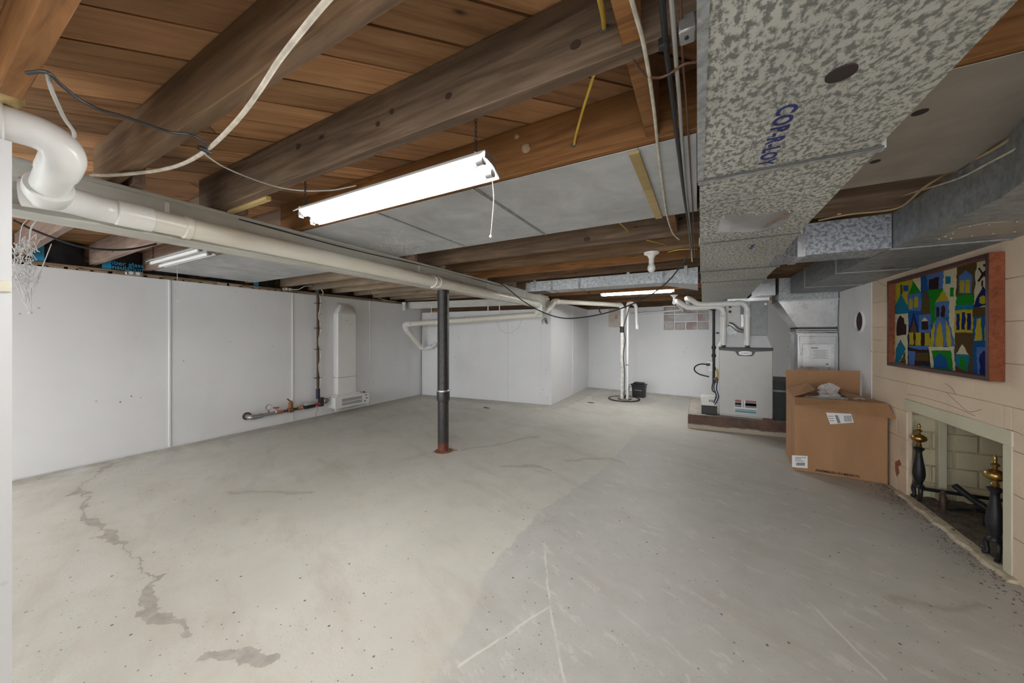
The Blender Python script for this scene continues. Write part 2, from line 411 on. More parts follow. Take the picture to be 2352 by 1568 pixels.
    # pale scratches through the grey paint
    for a in ([(-.75, 1.75), (-.55, 1.35), (-.36, 1.02), (-.2, .8)], [(-.73, .95), (-.62, 1.2), (-.55, 1.35)], [(.05, .8), (.03, 1.1), (-.03, 1.3)], [(.55, 1.6), (.42, 1.9)]):
        c = k.mix(k.math('MULTIPLY', k.ramp(lines(a, P2), [(.002, .8), (.0065, 0)]), k.ramp(k.noise(p, 9, 4), [(.4, .25), (.55, 1)])), c, (.76, .73, .66))
    # long dark scuffs
    for a in ([(-1.5, 2.6), (-1.28, 2.75), (-1.1, 2.72)], [(-1.05, 3.0), (-.75, 3.25), (-.6, 3.2)], [(-2.1, 2.75), (-1.85, 3.1), (-1.6, 3.6)], [(.75, 2.1), (.9, 2.12), (1.05, 2.25)], [(-3.0, 1.2), (-2.5, 1.5)]):
        c = k.mix(k.ramp(lines(a), [(.003, .5), (.035, 0)]), c, (.32, .28, .22))
    # rust at the foot of the post
    r = lines([(-2.25, 2.65), (-2.19, 2.68)]); c = k.mix(k.ramp(r, [(.05, .85), (.085, 0)]), c, (.20, .08, .035))
    hgt = k.math('SUBTRACT', k.math('MULTIPLY', n3, .35), k.math('MULTIPLY', ckm, 1.2))
    k.bump(hgt, .35, .006)
    return k.fin(c, k.ramp(n2, [(.3, .42), (.7, .6)]), 0, .45)
M['floor'] = floor_mat()
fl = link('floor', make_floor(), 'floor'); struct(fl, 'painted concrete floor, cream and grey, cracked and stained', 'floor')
MB().box(-4.95, 2.4, -3, 7.6, -.14, -.012).build('slab', 'concrete_old', fl)

# ------------------------------------------------------------------ walls
def wall_run(a, b, th, z0, z1, holes=()):                # a wall from a to b, thickness to the left of a->b, with openings (s0,s1,z0,z1)
    a = Vector((a[0], a[1], 0)); b = Vector((b[0], b[1], 0)); L = (b - a).length; d = (b - a) / L; n = Vector((-d.y, d.x, 0))
    m = MB()
    def piece(s0, s1, za, zb):
        p = [a + d * s0, a + d * s1, a + d * s1 + n * th, a + d * s0 + n * th]
        m.hexa([(q.x, q.y, za) for q in p] + [(q.x, q.y, zb) for q in p])
    if not holes: piece(0, L, z0, z1)
    for (s0, s1, h0, h1) in holes:
        piece(0, s0, z0, z1); piece(s1, L, z0, z1); piece(s0, s1, z0, h0)
        if h1 < z1: piece(s0, s1, h1, z1)
    return m
ZW = 1.72
wl = wall_run((-4.755, 5.3), (-4.755, -3), -.22, 0, ZW).build('wall_left', 'wall_white'); struct(wl, 'long white panelled basement wall with raised seams', 'wall')
ys = [-3, -1.04, .175, 1.392, 2.597, 3.821, 5.02]
for a, b in zip(ys, ys[1:]):
    MB().box(-4.757, -4.747, a + .004, b - .004, .012, ZW - .004).build('panel', 'wall_white', wl)
for y in ys[2:-1]:
    MB().box(-4.75, -4.739, y - .009, y + .009, .012, ZW - .004).build('seam_strip', 'wall_white', wl, bev=.003)
wf = wall_run(BC, BL, -.2, 0, 1.59).build('wall_front', 'wall_white')
struct(wf, 'white panelled wall of the boxed-out corner behind the black post', 'wall')
wbs = wall_run(BS, BC, -.2, 0, 1.72).build('wall_side', 'wall_white'); struct(wbs, 'white return wall between boxed-out corner and back wall', 'wall')
def strip_on(a, b, s, z0, z1, parent, side=1):
    a = Vector((a[0], a[1], 0)); b = Vector((b[0], b[1], 0)); d = (b - a).normalized(); n = Vector((-d.y, d.x, 0)) * side; q = a + d * s
    p = [q - d * .009, q + d * .009, q + d * .009 + n * .007, q - d * .009 + n * .007]
    return MB().hexa([(w.x, w.y, z0) for w in p] + [(w.x, w.y, z1) for w in p]).build('seam_strip', 'wall_white', parent)
strip_on(BL, BC, .62, .01, 1.585, wf, -1); strip_on(BL, BC, 1.82, .01, 1.585, wf, -1); strip_on(BL, BC, 2.42, .01, 1.585, wf, -1)
strip_on(BC, BS, .02, .01, 1.7, wbs, -1); strip_on(BC, BS, 1.1, .01, 1.7, wbs, -1); strip_on(BC, BS, 2.17, .01, 1.7, wbs, -1)
def onBack(u, v): return onP(u, v, (-2.13, 7.467), (.258, 7.221))
wA = Vector((-2.13, 7.467, 0))
def back_s(p): return (Vector((p.x, p.y, 0)) - wA).length
w0 = back_s(onBack(1524, 730)); w1 = back_s(onBack(1629, 730)); wz0 = onBack(1525, 758).z; wz1 = onBack(1525, 704).z
wb = wall_run((-2.13, 7.467), (-2.13 + WB.x * 5, 7.467 + WB.y * 5), .25, 0, ZW, [(w0, w1, wz0, wz1)]).build('wall_back', 'wall_white')
struct(wb, 'white panelled back wall with the glass-block window', 'wall')
for s in (.85, 1.02): strip_on((-2.13, 7.467), (-2.13 + WB.x * 5, 7.467 + WB.y * 5), s, .01, 1.7, wb, -1)
# the far right corner behind the furnace
w = wall_run((2.25, 7.2), (2.25, 5.2), .2, 0, ZW + .2).build('wall_recess', 'wall_white'); struct(w, 'pale wall in the recess behind the furnace', 'wall')
# partition close by on the left
pw = MB().box(-1.82, -1.62, -3, .163, 0, 1.67).build('wall_partition', 'wall_partition'); struct(pw, 'end of a white partition wall under the large white elbow', 'wall')
# ------------------------------------------------------------------ right wall: painted concrete blocks and the old fireplace
XR = 1.3; FY0, FY1, FZ = 2.59, 3.465, .625                # fireplace opening
wr = MB()
for y0, y1, z0, z1 in ((-3, FY0 - .05, 0, 1.62), (FY1, 4.012, 0, 1.62), (FY0 - .05, FY1, FZ + .07, 1.62)):
    wr.box(XR + .006, XR + (.028 if y0 == FY1 else .2), y0, y1, z0, z1)
wr = wr.build('wall_right', 'tan_mortar'); struct(wr, 'tan painted concrete-block wall with the fireplace opening', 'wall')
bh = .203; bl = .406
for r in range(8):
    z0 = r * bh; z1 = min(z0 + bh, 1.62); off = (r % 2) * bl / 2
    y = 4.012 - off
    edges = [4.012] + ([4.012 - off] if off else [])
    while edges[-1] > .4: edges.append(edges[-1] - bl)
    for b, a in zip(edges, edges[1:]):
        cuts = [(a, b)]
        if z0 < FZ + .07:
            if z1 <= FZ + .0701 or z0 < FZ + .07: cuts = [(max(a, FY1 + .001), b), (a, min(b, FY0 - .051))]
        for ca, cb in cuts:
            if cb - ca < .03: continue
            MB().box(XR, XR + .03, ca + .0015, cb - .0015, z0 + .0015, z1 - .0015).build('block', 'tan_block', wr, bev=.0015)
        if z0 < FZ + .07 < z1:
            ca, cb = max(a, FY0 - .05), min(b, FY1)
            if cb - ca > .03: MB().box(XR, XR + .03, ca + .0015, cb - .0015, FZ + .075, z1 - .0015).build('block', 'tan_block', wr, bev=.0015)
# lintel and jamb strip round the opening
MB().box(XR - .006, XR + .10, FY0 - .06, FY1 + .02, FZ, FZ + .075).build('lintel', 'lintel', wr, bev=.003)
MB().box(XR - .004, XR + .22, FY0 - .055, FY0, 0, FZ).build('jamb', 'lintel', wr, bev=.003)
# hair cracks, a rust run and old marks on the tan paint
M['crack'] = plain('crack_dark', (.16, .11, .07), .9); M['rust_run'] = plain('rust_run', (.30, .10, .06), .9, 0, .5, 60)
for seq in (((2172, 900), (2200, 925), (2225, 945), (2255, 940)), ((2085, 905), (2120, 912), (2180, 930), (2240, 955)), ((2312, 985), (2335, 992), (2350, 1000)), ((2170, 880), (2185, 890), (2195, 905)), ((2010, 640), (2030, 655), (2050, 650)), ((2005, 780), (2025, 782))):
    MB().tube([onX(u, v, XR - .0002) for u, v in seq], .0011, 4, 4).build('hair_crack', 'crack', wr)
rs = [(2056, 1060), (2066, 1055), (2070, 1066), (2063, 1072), (2066, 1085), (2060, 1095), (2056, 1080)]
MB().prism([onX(u, v, XR - .0008) for u, v in rs], (.001, 0, 0)).build('rust_stain', 'rust_run', wr, smooth=False)
# firebox: side walls, back and roof of painted brick
fb = MB().box(XR + .02, 2.1, FY1 + .06, FY1 + .2, 0, .95)
fb.box(1.98, 2.1, FY0 - .2, FY1 + .2, 0, .95).box(XR + .2, 2.1, FY0 - .25, FY0 - .1, 0, .95).box(XR + .03, 2.1, FY0 - .25, FY1 + .2, .95, 1.0)
fb = fb.build('wall_firebox', 'tan_mortar'); struct(fb, 'painted brick lining inside the fireplace opening', 'wall')
ch = .118
for r in range(8):
    x = XR + .03 - (r % 2) * .11
    while x < 1.97:
        a, b = max(x, XR + .03), min(x + .215, 1.98)
        if b - a > .02: MB().box(a + .004, b - .004, FY1 + .045, FY1 + .075, r * ch + .004, (r + 1) * ch - .004).build('brick', 'fire_brick', fb, bev=.003)
        x += .22
    y = FY0 - .1 - (r % 2) * .11
    while y < FY1 + .05:
        a, b = max(y, FY0 - .1), min(y + .215, FY1 + .04)
        if b - a > .02: MB().box(1.955, 1.985, a + .004, b - .004, r * ch + .004, (r + 1) * ch - .004).build('brick', 'fire_brick', fb, bev=.003)
        y += .22
MB().box(1.455, 1.495, FY1 - .0, FY1 + .046, .0, .70).build('corner_strip', 'lintel', fb, bev=.003)
# hearth: raised kerb and dirt
k = NT('hearth_dirt'); a = k.noise(k.pos(), 18, 6, .7); b = k.voro(k.pos(), 45)
cc = k.mix(k.ramp(b, [(.12, .9), (.22, 0)]), k.ramp(a, [(.3, (.10, .08, .06)), (.7, (.24, .20, .15))]), (.5, .46, .38)); k.bump(a, .8, .02); M['dirt'] = k.fin(cc, .95)
m = MB(); nx, ny = 26, 34; x0, x1, y0, y1 = XR - .0, 1.98, FY0 - .02, FY1 + .05
for j in range(ny + 1):
    for i in range(nx + 1):
        m.v.append((x0 + (x1 - x0) * i / nx, y0 + (y1 - y0) * j / ny, .008 + random.random() * .014))
m.f += [(j * (nx + 1) + i, j * (nx + 1) + i + 1, (j + 1) * (nx + 1) + i + 1, (j + 1) * (nx + 1) + i) for j in range(ny) for i in range(nx)]
tag(m.build('ash_bed', 'dirt', None), 'bed of dirt and ash on the fireplace floor', 'ash', kind='stuff')
m = MB(); pts = [(1.262 + .008 * math.sin(i * 2.1), 2.5 + i * .07) for i in range(16)]
for (xa, ya), (xb, yb) in zip(pts, pts[1:]):
    m.hexa([(xa, ya, 0), (XR + .02, ya, 0), (XR + .02, yb, 0), (xb, yb, 0), (xa + .012, ya, .016), (XR + .02, ya, .02), (XR + .02, yb, .02), (xb + .012, yb, .016)])
tag(m.build('hearth_kerb', plain('kerb_concrete', (.52, .45, .33), .85, 0, .3, 22, .5)), 'rough low concrete kerb along the front of the fireplace', 'kerb')
# loose rubble along the foot of the right wall
m = MB()
for i in range(900):
    y = random.choice([random.uniform(1.4, 2.6), random.uniform(3.35, 3.75), random.uniform(2.5, 3.5)]); x = XR - .03 - abs(random.gauss(0, .06))
    r = random.uniform(.001, .0045); a = random.random() * 3
    m.add([(x + r * math.cos(a + t * PI / 2) * (1 + random.random()), y + r * math.sin(a + t * PI / 2) * (1 + random.random()), .0) for t in range(4)] + [(x, y, r * 1.1)], [(0, 1, 4), (1, 2, 4), (2, 3, 4), (3, 0, 4)])
tag(m.build('rubble', 'dirt', None, smooth=False), 'crumbs of mortar and dirt scattered along the fireplace wall', 'rubble', kind='stuff')

# white plastered chimney part with the stove-pipe hole
HC = Vector((XR, 4.24, 1.277)); HR = .098
def chimney():
    m = MB(); y0, y1, z0, z1 = 4.012, 5.2, 0, 1.66; n = 32
    hole = [(HC.y + HR * math.cos(2 * PI * i / n), HC.z + HR * math.sin(2 * PI * i / n)) for i in range(n)]
    def out(i):                                          # matching point on the rectangle
        c, s_ = math.cos(2 * PI * i / n), math.sin(2 * PI * i / n)
        t = min((y1 - HC.y) / c if c > 1e-6 else 9e9, (y0 - HC.y) / c if c < -1e-6 else 9e9, (z1 - HC.z) / s_ if s_ > 1e-6 else 9e9, (z0 - HC.z) / s_ if s_ < -1e-6 else 9e9)
        return (HC.y + c * t, HC.z + s_ * t)
    rect = [out(i) for i in range(n)]
    # add rectangle corners as a fan outside
    for x in (XR - .004,):
        k = len(m.v); m.v += [(x, a, b) for a, b in hole]; m.v += [(x, a, b) for a, b in rect]; m.v += [(x + .16, a, b) for a, b in hole]
        for i in range(n):
            j = (i + 1) % n; m.f.append((k + i, k + j, k + n + j, k + n + i)); m.f.append((k + i, k + 2 * n + i, k + 2 * n + j, k + j))
            a, b = rect[i], rect[j]
            if abs(a[0] - b[0]) > 1e-4 and abs(a[1] - b[1]) > 1e-4:
                cy = y1 if max(a[0], b[0]) > y1 - 1e-4 else y0; cz = z1 if max(a[1], b[1]) > z1 - 1e-4 else z0
                q = len(m.v); m.v.append((x, cy, cz)); m.f.append((k + n + i, k + n + j, q))
    m.box(XR + .12, XR + .9, y0, y1, z0, z1)
    m.add([(XR - .004, y1, z0), (XR + .12, y1, z0), (XR + .12, y1, z1), (XR - .004, y1, z1)], [(0, 1, 2, 3)])
    m.add([(XR - .004, y0, z0), (XR + .12, y0, z0), (XR + .12, y0, z1), (XR - .004, y0, z1)], [(0, 1, 2, 3)])
    return m
wc = chimney().build('wall_chimney', 'wall_chimney'); struct(wc, 'white plastered chimney wall with a round stove-pipe hole', 'wall')
MB().hollow((XR - .018, HC.y, HC.z), (XR + .012, HC.y, HC.z), HR + .006, HR - .008, 32).build('thimble', 'wall_chimney', wc)
MB().cyl((XR - .003, HC.y, HC.z), (XR + .002, HC.y, HC.z), HR - .004, 28).build('soot_plug', plain('soot', (.05, .025, .02), .9), wc)

# ------------------------------------------------------------------ ceiling: diagonal subfloor boards
cl = MB().box(-4.95, 2.4, -3, 7.6, ZT + .024, ZT + .06).build('ceiling', 'seam'); struct(cl, 'underside of the diagonal plank subfloor', 'ceiling')
def clip(poly, x0, x1, y0, y1):
    for ax, lim, sg in ((0, x0, 1), (0, x1, -1), (1, y0, 1), (1, y1, -1)):
        out = []
        for i in range(len(poly)):
            a, b = poly[i], poly[(i + 1) % len(poly)]; da = (a[ax] - lim) * sg; db = (b[ax] - lim) * sg
            if da >= 0: out.append(a)
            if da * db < 0: t = da / (da - db); out.append((a[0] + (b[0] - a[0]) * t, a[1] + (b[1] - a[1]) * t))
        poly = out
        if not poly: return poly
    return poly
pw_ = .1415; q = math.sqrt(.5)
n0 = (-.761 - .615) * q                                   # one board edge seen in the photo (x - y = const)
kk = math.floor((-4.95 - 7.6) * q / pw_) - 1
for i in range(-80, 60):
    a = n0 + i * pw_ + random.uniform(-.004, .004) * 0; b = a + pw_ - .005 - random.random() * .004
    if b < (-4.95 - 7.6) * q or a > (2.4 + 1.0) * q: continue
    # direction d=(q,q), normal n=(q,-q): point = d*t + n*s ; split into boards of random length
    t = -6 + random.random() * 2.5
    while t < 8:
        L = random.uniform(2.2, 4.2); t2 = t + L
        pl = [(q * tt + q * s_, q * tt - q * s_) for tt, s_ in ((t, a), (t2 - .003, a), (t2 - .003, b), (t, b))]
        pl = clip(pl, -4.9, 2.3, -1.2, 7.5)
        if len(pl) >= 3:
            dz = random.uniform(0, .003)
            MB().prism([(x, y, ZT + dz) for x, y in pl], (0, 0, .022)).build('plank', 'plank', cl, smooth=False)
        t = t2

# ------------------------------------------------------------------ joists
JW = .04
def joist(y, x0, x1, mat, label, group=None, h=ZT - ZJ):
    o = MB().box(x0, x1, y, y + JW, ZT - h, ZT).build('floor_joist', mat, None, bev=.0025)
    return tag(o, label, 'joist', group)
XG0, XG1 = -2.27, -2.15                                   # girder faces
R_J = [(.14, 'joist_orange', 'orange floor joist over the insulation stub, crossed by the short black cable'),  # orange wood colour over the whole joist
       (.436, 'joist', 'wide dark floor joist with the thick white cable slung under it'),
       (.797, 'joist_grey', 'knotty floor joist on the near side of the hanging shop light'),
       (1.2, 'joist_orange', 'reddish floor joist with two mud-wasp nests behind the shop light'),
       (1.585, 'joist', 'floor joist hidden above the grey sheet-metal pan'),
       (1.965, 'joist_grey', 'floor joist carrying the far edge of the grey sheet-metal pan'),
       (2.40, 'joist_grey', 'floor joist with a big round knot just past the sheet-metal pan'),
       (2.80, 'joist', 'dark floor joist with the lampholder screwed beneath it'),
       (3.18, 'joist_orange', 'brown floor joist just before the branch duct to the girder')]
for y, m_, l in R_J: joist(y, -2.33 if y > .3 else -1.62, 2.2, m_, l)
for i in range(10):
    y = 3.58 + i * .4
    joist(y, -2.3 if y < 5.2 else -2.05, 2.2, random.choice(['joist', 'joist_orange']), 'brown floor joist in the row between branch duct and back wall', 'joists towards the back wall')
L_J = [(.5, 'joist_pink', 'pinkish floor joist at the cobweb by the partition'), (.885, 'joist_pink', 'pale floor joist just before the unlit shop light'),
       (1.225, 'joist_pink', 'floor joist between the unlit shop light and the pan panels'), (1.66, 'joist', 'floor joist hidden above the pan over the left wall'),
       (2.1, 'joist_pink', 'brown floor joist along the far edge of the left pan panels'), (2.5, 'joist_tan', 'tan floor joist above the vertical water pipe')]
for y, m_, l in L_J: joist(y, -4.86, -2.1, m_, l)
for i in range(6):
    joist(2.87 + i * .365, -4.86, -2.1, 'joist_tan', 'short tan floor joist between girder and wall over the white wall heater', 'tan joists over the wall heater')
joist(-.25, -2.3, 2.2, 'joist', 'floor joist overhead behind the camera side of the duct')
# blocking beside the main duct
for y0, y1, l in ((.837, 1.2, 'orange wood blocking between joists beside the junction box'), (.477, .797, 'short wood blocking close above the black cable clip'), (2.006, 2.4, 'wood blocking between joists at the far end of the white cable')):
    tag(MB().box(-.15, -.11, y0, y1, ZJ + .012, ZT).build('joist_blocking', 'joist_orange', None, bev=.002), l, 'blocking')
# knots and wasp nests
def knot(u, v, Y, r, nm='knot', mat='knot'):
    p = onY(u, v, Y); return p
M['knot'] = plain('dark_knot', (.05, .03, .02), .6); M['mud'] = plain('wasp_mud', (.42, .29, .18), .95, 0, .2, 30, .6)
for o in bpy.data.objects:
    if o.get('label', '').startswith('knotty'): J3 = o
    if o.get('label', '').startswith('reddish'): J4 = o
    if o.get('label', '').startswith('floor joist with a big round'): J7 = o
    if o.get('label', '').startswith('wide dark'): J2 = o
def disc(u, v, Y, ru, rv, parent, mat='knot', name='knot', t=.0015):
    p = onY(u, v, Y); n = 14
    MB().prism([(p.x + ru * math.cos(2 * PI * i / n), Y - t, p.z + rv * math.sin(2 * PI * i / n)) for i in range(n)], (0, t + .001, 0)).build(name, mat, parent)
for u, v, a, b in ((1322, 103, .014, .011), (1030, 220, .013, .010), (900, 256, .010, .010), (868, 285, .010, .009), (685, 337, .014, .012)): disc(u, v, .797, a, b, J3)
disc(1390, 66, .797, .012, .010, J3, 'seam', 'cable_hole'); disc(1317, 333, 1.2, .011, .010, J4, 'seam', 'cable_hole')
disc(1348, 549, 2.40, .024, .017, J7); disc(1461, 521, 2.40, .010, .008, J7)
def blob(c, r, seed, sc=(1, .5, 1)):
    rnd = random.Random(seed); m = MB().sphere(c, r, 7, sc); m.v = [tuple(ci + (vi - ci) * rnd.uniform(.82, 1.15) for vi, ci in zip(v, c)) for v in m.v]; return m
for u, v, r, s_ in ((1187, 313, .011, 1), (1208, 340, .019, 2)):
    p = onY(u, v, 1.199); blob(p, r, s_).build('wasp_nest', 'mud', J4)

# ------------------------------------------------------------------ girder and beams
g = thing('girder', 'long grey-white painted wooden girder carried on the black post', 'girder', (-2.21, 2.6, 1.60))
MB().box(XG0, XG1, -1.5, 5.2, 1.62, ZJ).build('beam', 'girder', g, bev=.004)
MB().box(XG0 - .012, XG1 + .014, -1.5, 5.12, 1.598, 1.622).build('bottom_plate', 'girder', g, bev=.003)
MB().box(XG1 - .004, XG1 + .012, -1.5, 5.15, ZJ - .02, ZJ - .002).build('top_ledge', 'girder', g, bev=.003)
MB().box(XG0 - .02, XG1 + .02, 5.06, 5.2, 1.6, ZJ - .03).build('end_block', 'beam_white', g, bev=.004)
a, b = (-4.72, 4.62), (-2.14, 5.1)
pa = [onP(u, v, a, b) for u, v in ((912, 690), (912, 708), (1252, 697), (1252, 682))]
bm_ = MB(); d = Vector((0, .04, 0))
bm_.prism([Vector((-4.73, 4.62, 1.64)), Vector((-4.73, 4.62, 1.765)), Vector((-2.16, 5.1, 1.765)), Vector((-2.16, 5.1, 1.655))], d)
tag(bm_.build('header_beam', 'beam_white'), 'white painted header board between girder end and left wall', 'beam')
# sill, rim and faced insulation over the left wall
sl = MB(); y = -1.0
tag(MB().box(-4.93, -4.775, -1.2, 5.0, ZW, ZW + .04).build('sill_plate', 'sill', None, bev=.003), 'weathered wooden sill plate along the top of the left wall', 'sill')
m = MB(); y = .3
for i in range(60):
    L = random.uniform(.05, .16); z = ZW + random.uniform(0, .004)
    m.box(-4.80 + random.uniform(0, .02), -4.757, y, y + L, ZW - .004, ZW + random.uniform(.008, .03)); y += L * .8
    if y > 4.9: break
tag(m.build('sill_splinters', 'sill', None, smooth=False), 'broken wood chips and plaster along the wall top', 'debris', kind='stuff')
for i, y in enumerate([.56, .93, 1.27, 1.7, 2.145, 2.545, 2.915, 3.28, 3.645, 4.01, 4.375]):
    y1 = y + .3
    m = MB(); nz = 6; nyy = 7; rnd = random.Random(i)
    for a in range(nz + 1):
        for b in range(nyy + 1): m.v.append((-4.86 - .03 * rnd.random() + .05 * math.sin(PI * b / nyy), y + (y1 - y) * b / nyy, ZW + .04 + (ZT - ZW - .042) * a / nz))
    m.f += [(a * (nyy + 1) + b, a * (nyy + 1) + b + 1, (a + 1) * (nyy + 1) + b + 1, (a + 1) * (nyy + 1) + b) for a in range(nz) for b in range(nyy)]
    o = thing('insulation_batt', ['black paper-faced insulation batt with blue lettering above the outlet box', 'black paper-faced insulation batt in the rim above the left wall'][0 if i == 1 else 1], 'insulation', (-4.86, y, ZW), 'rim insulation batts' if i != 1 else None)
    m.build('facing', 'insul', o)
    if i in (0, 1, 4, 6):
        MB().box(-4.80, -4.795, y + .02, y + .075, ZW + .045, ZT - .01).build('blue_band', 'blue_print', o)
    if i == 1:
        text('lettering', 'fiber glass', .056, 'blue_print', o, (-4.765, y + .17, ZW + .105), (0, 1, 0), (0, 0, 1))
        text('lettering', 'insulation', .056, 'blue_print', o, (-4.765, y + .17, ZW + .065), (0, 1, 0), (0, 0, 1))
o = MB().box(-4.98, -4.9, -3, 5.6, ZW - .1, ZT + .02).build('wall_rim', 'joist'); struct(o, 'dark rim board over the left wall', 'wall')
o = MB().box(-2.3, 2.6, 7.46, 7.52, ZW, ZT + .02).build('wall_rim_back', 'joist'); struct(o, 'dark rim board over the back wall', 'wall')
# added to close the boxed-out corner; the gap's shade is put into its colour
o = MB().box(-5.0, -2.2, 5.46, 7.5, 0, 1.97).build('wall_corner_fill', 'joist'); struct(o, 'added dark mass behind the boxed-out corner', 'wall')
# ------------------------------------------------------------------ fluorescent shop lights
def emit(name, col, st):
    k = NT(name); k.b.inputs['Emission Color'].default_value = (*col, 1); k.b.inputs['Emission Strength'].default_value = st
    return k.fin(col, .4)
M['tube_lit'] = emit('lit_tube', (1, 1, .98), TUBE_POWER)
for i_, f_ in enumerate((1, 1.0, 1.0)): M['tube_lit%d' % i_] = emit('lit_tube', (1, 1, .98), TUBE_POWER * f_)
M['tube_off'] = plain('unlit_tube', (.86, .86, .86), .25, 0, .02)
def shop_light(x0, x1, yc, zt, label, lit, flip=1, hang=True, cord=None):
    t = thing('shop_light', label, 'light', ((x0 + x1) / 2, yc, zt))
    Y = lambda d: yc + d * flip
    prof = [(-.045, -.024), (-.018, 0), (.018, 0), (.068, -.05)]
    m = MB()
    for (a, b), (c, d) in zip(prof, prof[1:]):
        m.hexa([(x0, Y(a), zt + b - .003), (x1, Y(a), zt + b - .003), (x1, Y(c), zt + d - .003), (x0, Y(c), zt + d - .003), (x0, Y(a), zt + b), (x1, Y(a), zt + b), (x1, Y(c), zt + d), (x0, Y(c), zt + d)])
    rf = m.build('reflector', 'white_metal', t, smooth=False)
    for x in (x0, x1):
        e = MB().prism([(x, Y(-.018), zt), (x, Y(.018), zt), (x, Y(.066), zt - .05), (x, Y(.03), zt - .03), (x, Y(-.02), zt - .022)], (.003, 0, 0)).build('end_plate', 'steel', t, smooth=False)
    for dy, dz in ((-.014, -.03), (.036, -.046)):
        tb = MB().cyl((x0 + .03, Y(dy), zt + dz), (x1 - .03, Y(dy), zt + dz), .0132, 16).build('tube', 'tube_lit%d' % (lit - 1) if lit else 'tube_off', t)
        for x in (x0 + .004, x1 - .03):
            MB().cyl((x, Y(dy), zt + dz), (x + .026, Y(dy), zt + dz), .0125, 14).build('tube_cap', 'steel', tb)
            MB().box(x - .002 if x > (x0 + x1) / 2 else x, (x if x > (x0 + x1) / 2 else x + .004), Y(dy) - .009, Y(dy) + .009, zt + dz - .016, zt + dz + .03).build('socket', 'white_plastic', t)
    if hang:
        for x in (x0 + .02, x1 - .04):
            pts = [(x, Y(-.005), zt)]; z = zt
            m = MB(); i = 0
            while z < ZT - .006:
                z2 = min(z + .016, ZT); c = (x, Y(-.005), (z + z2) / 2)
                r = [Vector(c) + (Vector((math.cos(a) * .004, 0, 0)) if i % 2 else Vector((0, math.cos(a) * .004, 0))) + Vector((0, 0, math.sin(a) * .0105)) for a in [k * PI / 4 for k in range(8)]]
                m.tube(r + [r[0]], .0011, 5, smooth=False); z = z2 - .002; i += 1
            m.build('chain', 'iron', t)
    if cord:
        MB().tube(cord, .0016, 6).build('pull_cord', 'white_wire', t)
        MB().sphere(cord[-1], .005, 6).build('cord_knob', 'white_plastic', t)
    return t
sl_ = shop_light(-1.50, -.555, .867, 1.70, 'lit two-tube shop light hanging on chains between the joists', 1,
                 cord=[(-.575, .92, 1.66), onY(1134, 450, .93), onY(1131, 500, .93), onY(1127, 543, .93)])
shop_light(-3.96, -3.02, 1.06, 1.775, 'unlit two-tube shop light between the girder and the left wall', False, cord=[(-3.6, 1.1, 1.745), (-3.6, 1.1, 1.6), (-3.6, 1.1, 1.42)])
shop_light(-1.35, -.3, 5.40, 1.83, 'lit two-tube shop light among the joists near the glass-block window', 3, hang=False)

shop_light(-4.1, -3.1, -.9, 1.70, 'added unseen lit shop light behind the camera beside the partition', 2)  # added out of view to brighten the left wall and bays
# ------------------------------------------------------------------ main trunk duct
ZD = 1.60; ZDT = 1.788
secs = [(-1.3, 1.14, .000, .374, .0, .378), (1.14, 1.92, .004, .383, .008, .388), (1.92, 2.77, .008, .392, .015, .43), (2.77, 3.34, .017, .455, .025, .466), (3.34, 5.5, .026, .47, .05, .53)]
td = thing('trunk_duct', 'large spangled galvanised trunk duct running to the furnace', 'duct', (.2, 2, ZD))
def sect(y0, y1, a0, b0, a1, b1, z0, z1):
    return MB().hexa([(a0, y0, z0), (b0, y0, z0), (b1, y1, z0), (a1, y1, z0), (a0, y0, z1), (b0, y0, z1), (b1, y1, z1), (a1, y1, z1)])
sobj = []
for i, (y0, y1, a0, b0, a1, b1) in enumerate(secs):
    sobj.append(sect(y0, y1, a0, b0, a1, b1, ZD - (.0015 * (i % 2)), ZDT).build('duct_section', 'duct', td, smooth=False))
    if i:
        MB().box(a0 - .004, b0 + .004, y0 - .011, y0 + .011, ZD - .0045, ZD - .001).build('drive_cleat', 'duct_small', td, smooth=False)
        MB().box(a0 - .003, b0 + .003, y0 - .0135, y0 - .0105, ZD - .0055, ZD - .001).build('seam_gap', 'seam', td, smooth=False)
        for x in (a0 - .004, b0):
            MB().box(x, x + .008, y0 - .01, y0 + .014, ZD - .006, ZD + .03).build('cleat_tab', 'duct_small', td, smooth=False)
for y0 in (2.2, 2.55, 3.0): pass
p = onZ(1932, 167, ZD); MB().cyl((p.x, p.y, ZD - .003), (p.x, p.y, ZD + .002), .021, 24).build('test_hole', plain('hole_dark', (.03, .02, .02), .8), td)
text('lettering', 'COP-R-LOY', .047, 'blue_ink', td, (.154, .975, ZD - .0012), (0, 1, 0), (1, 0, 0), .0008, bold=.022, space=1.12)
MB().box(-.0015, .014, -1.3, 1.13, ZD - .004, ZD + .0).build('edge_hem', 'duct_small', td, smooth=False)
for x_ in (.112, .118): MB().box(x_ - .0012, x_ + .0012, .955, 1.0, ZD - .0022, ZD - .001).build('small_print', 'grey_ink', td)
text('lettering', 'COP-R-LOY', .02, 'blue_ink', td, (.24, 2.1, ZD - .0016), (0, 1, 0), (1, 0, 0), .0008)
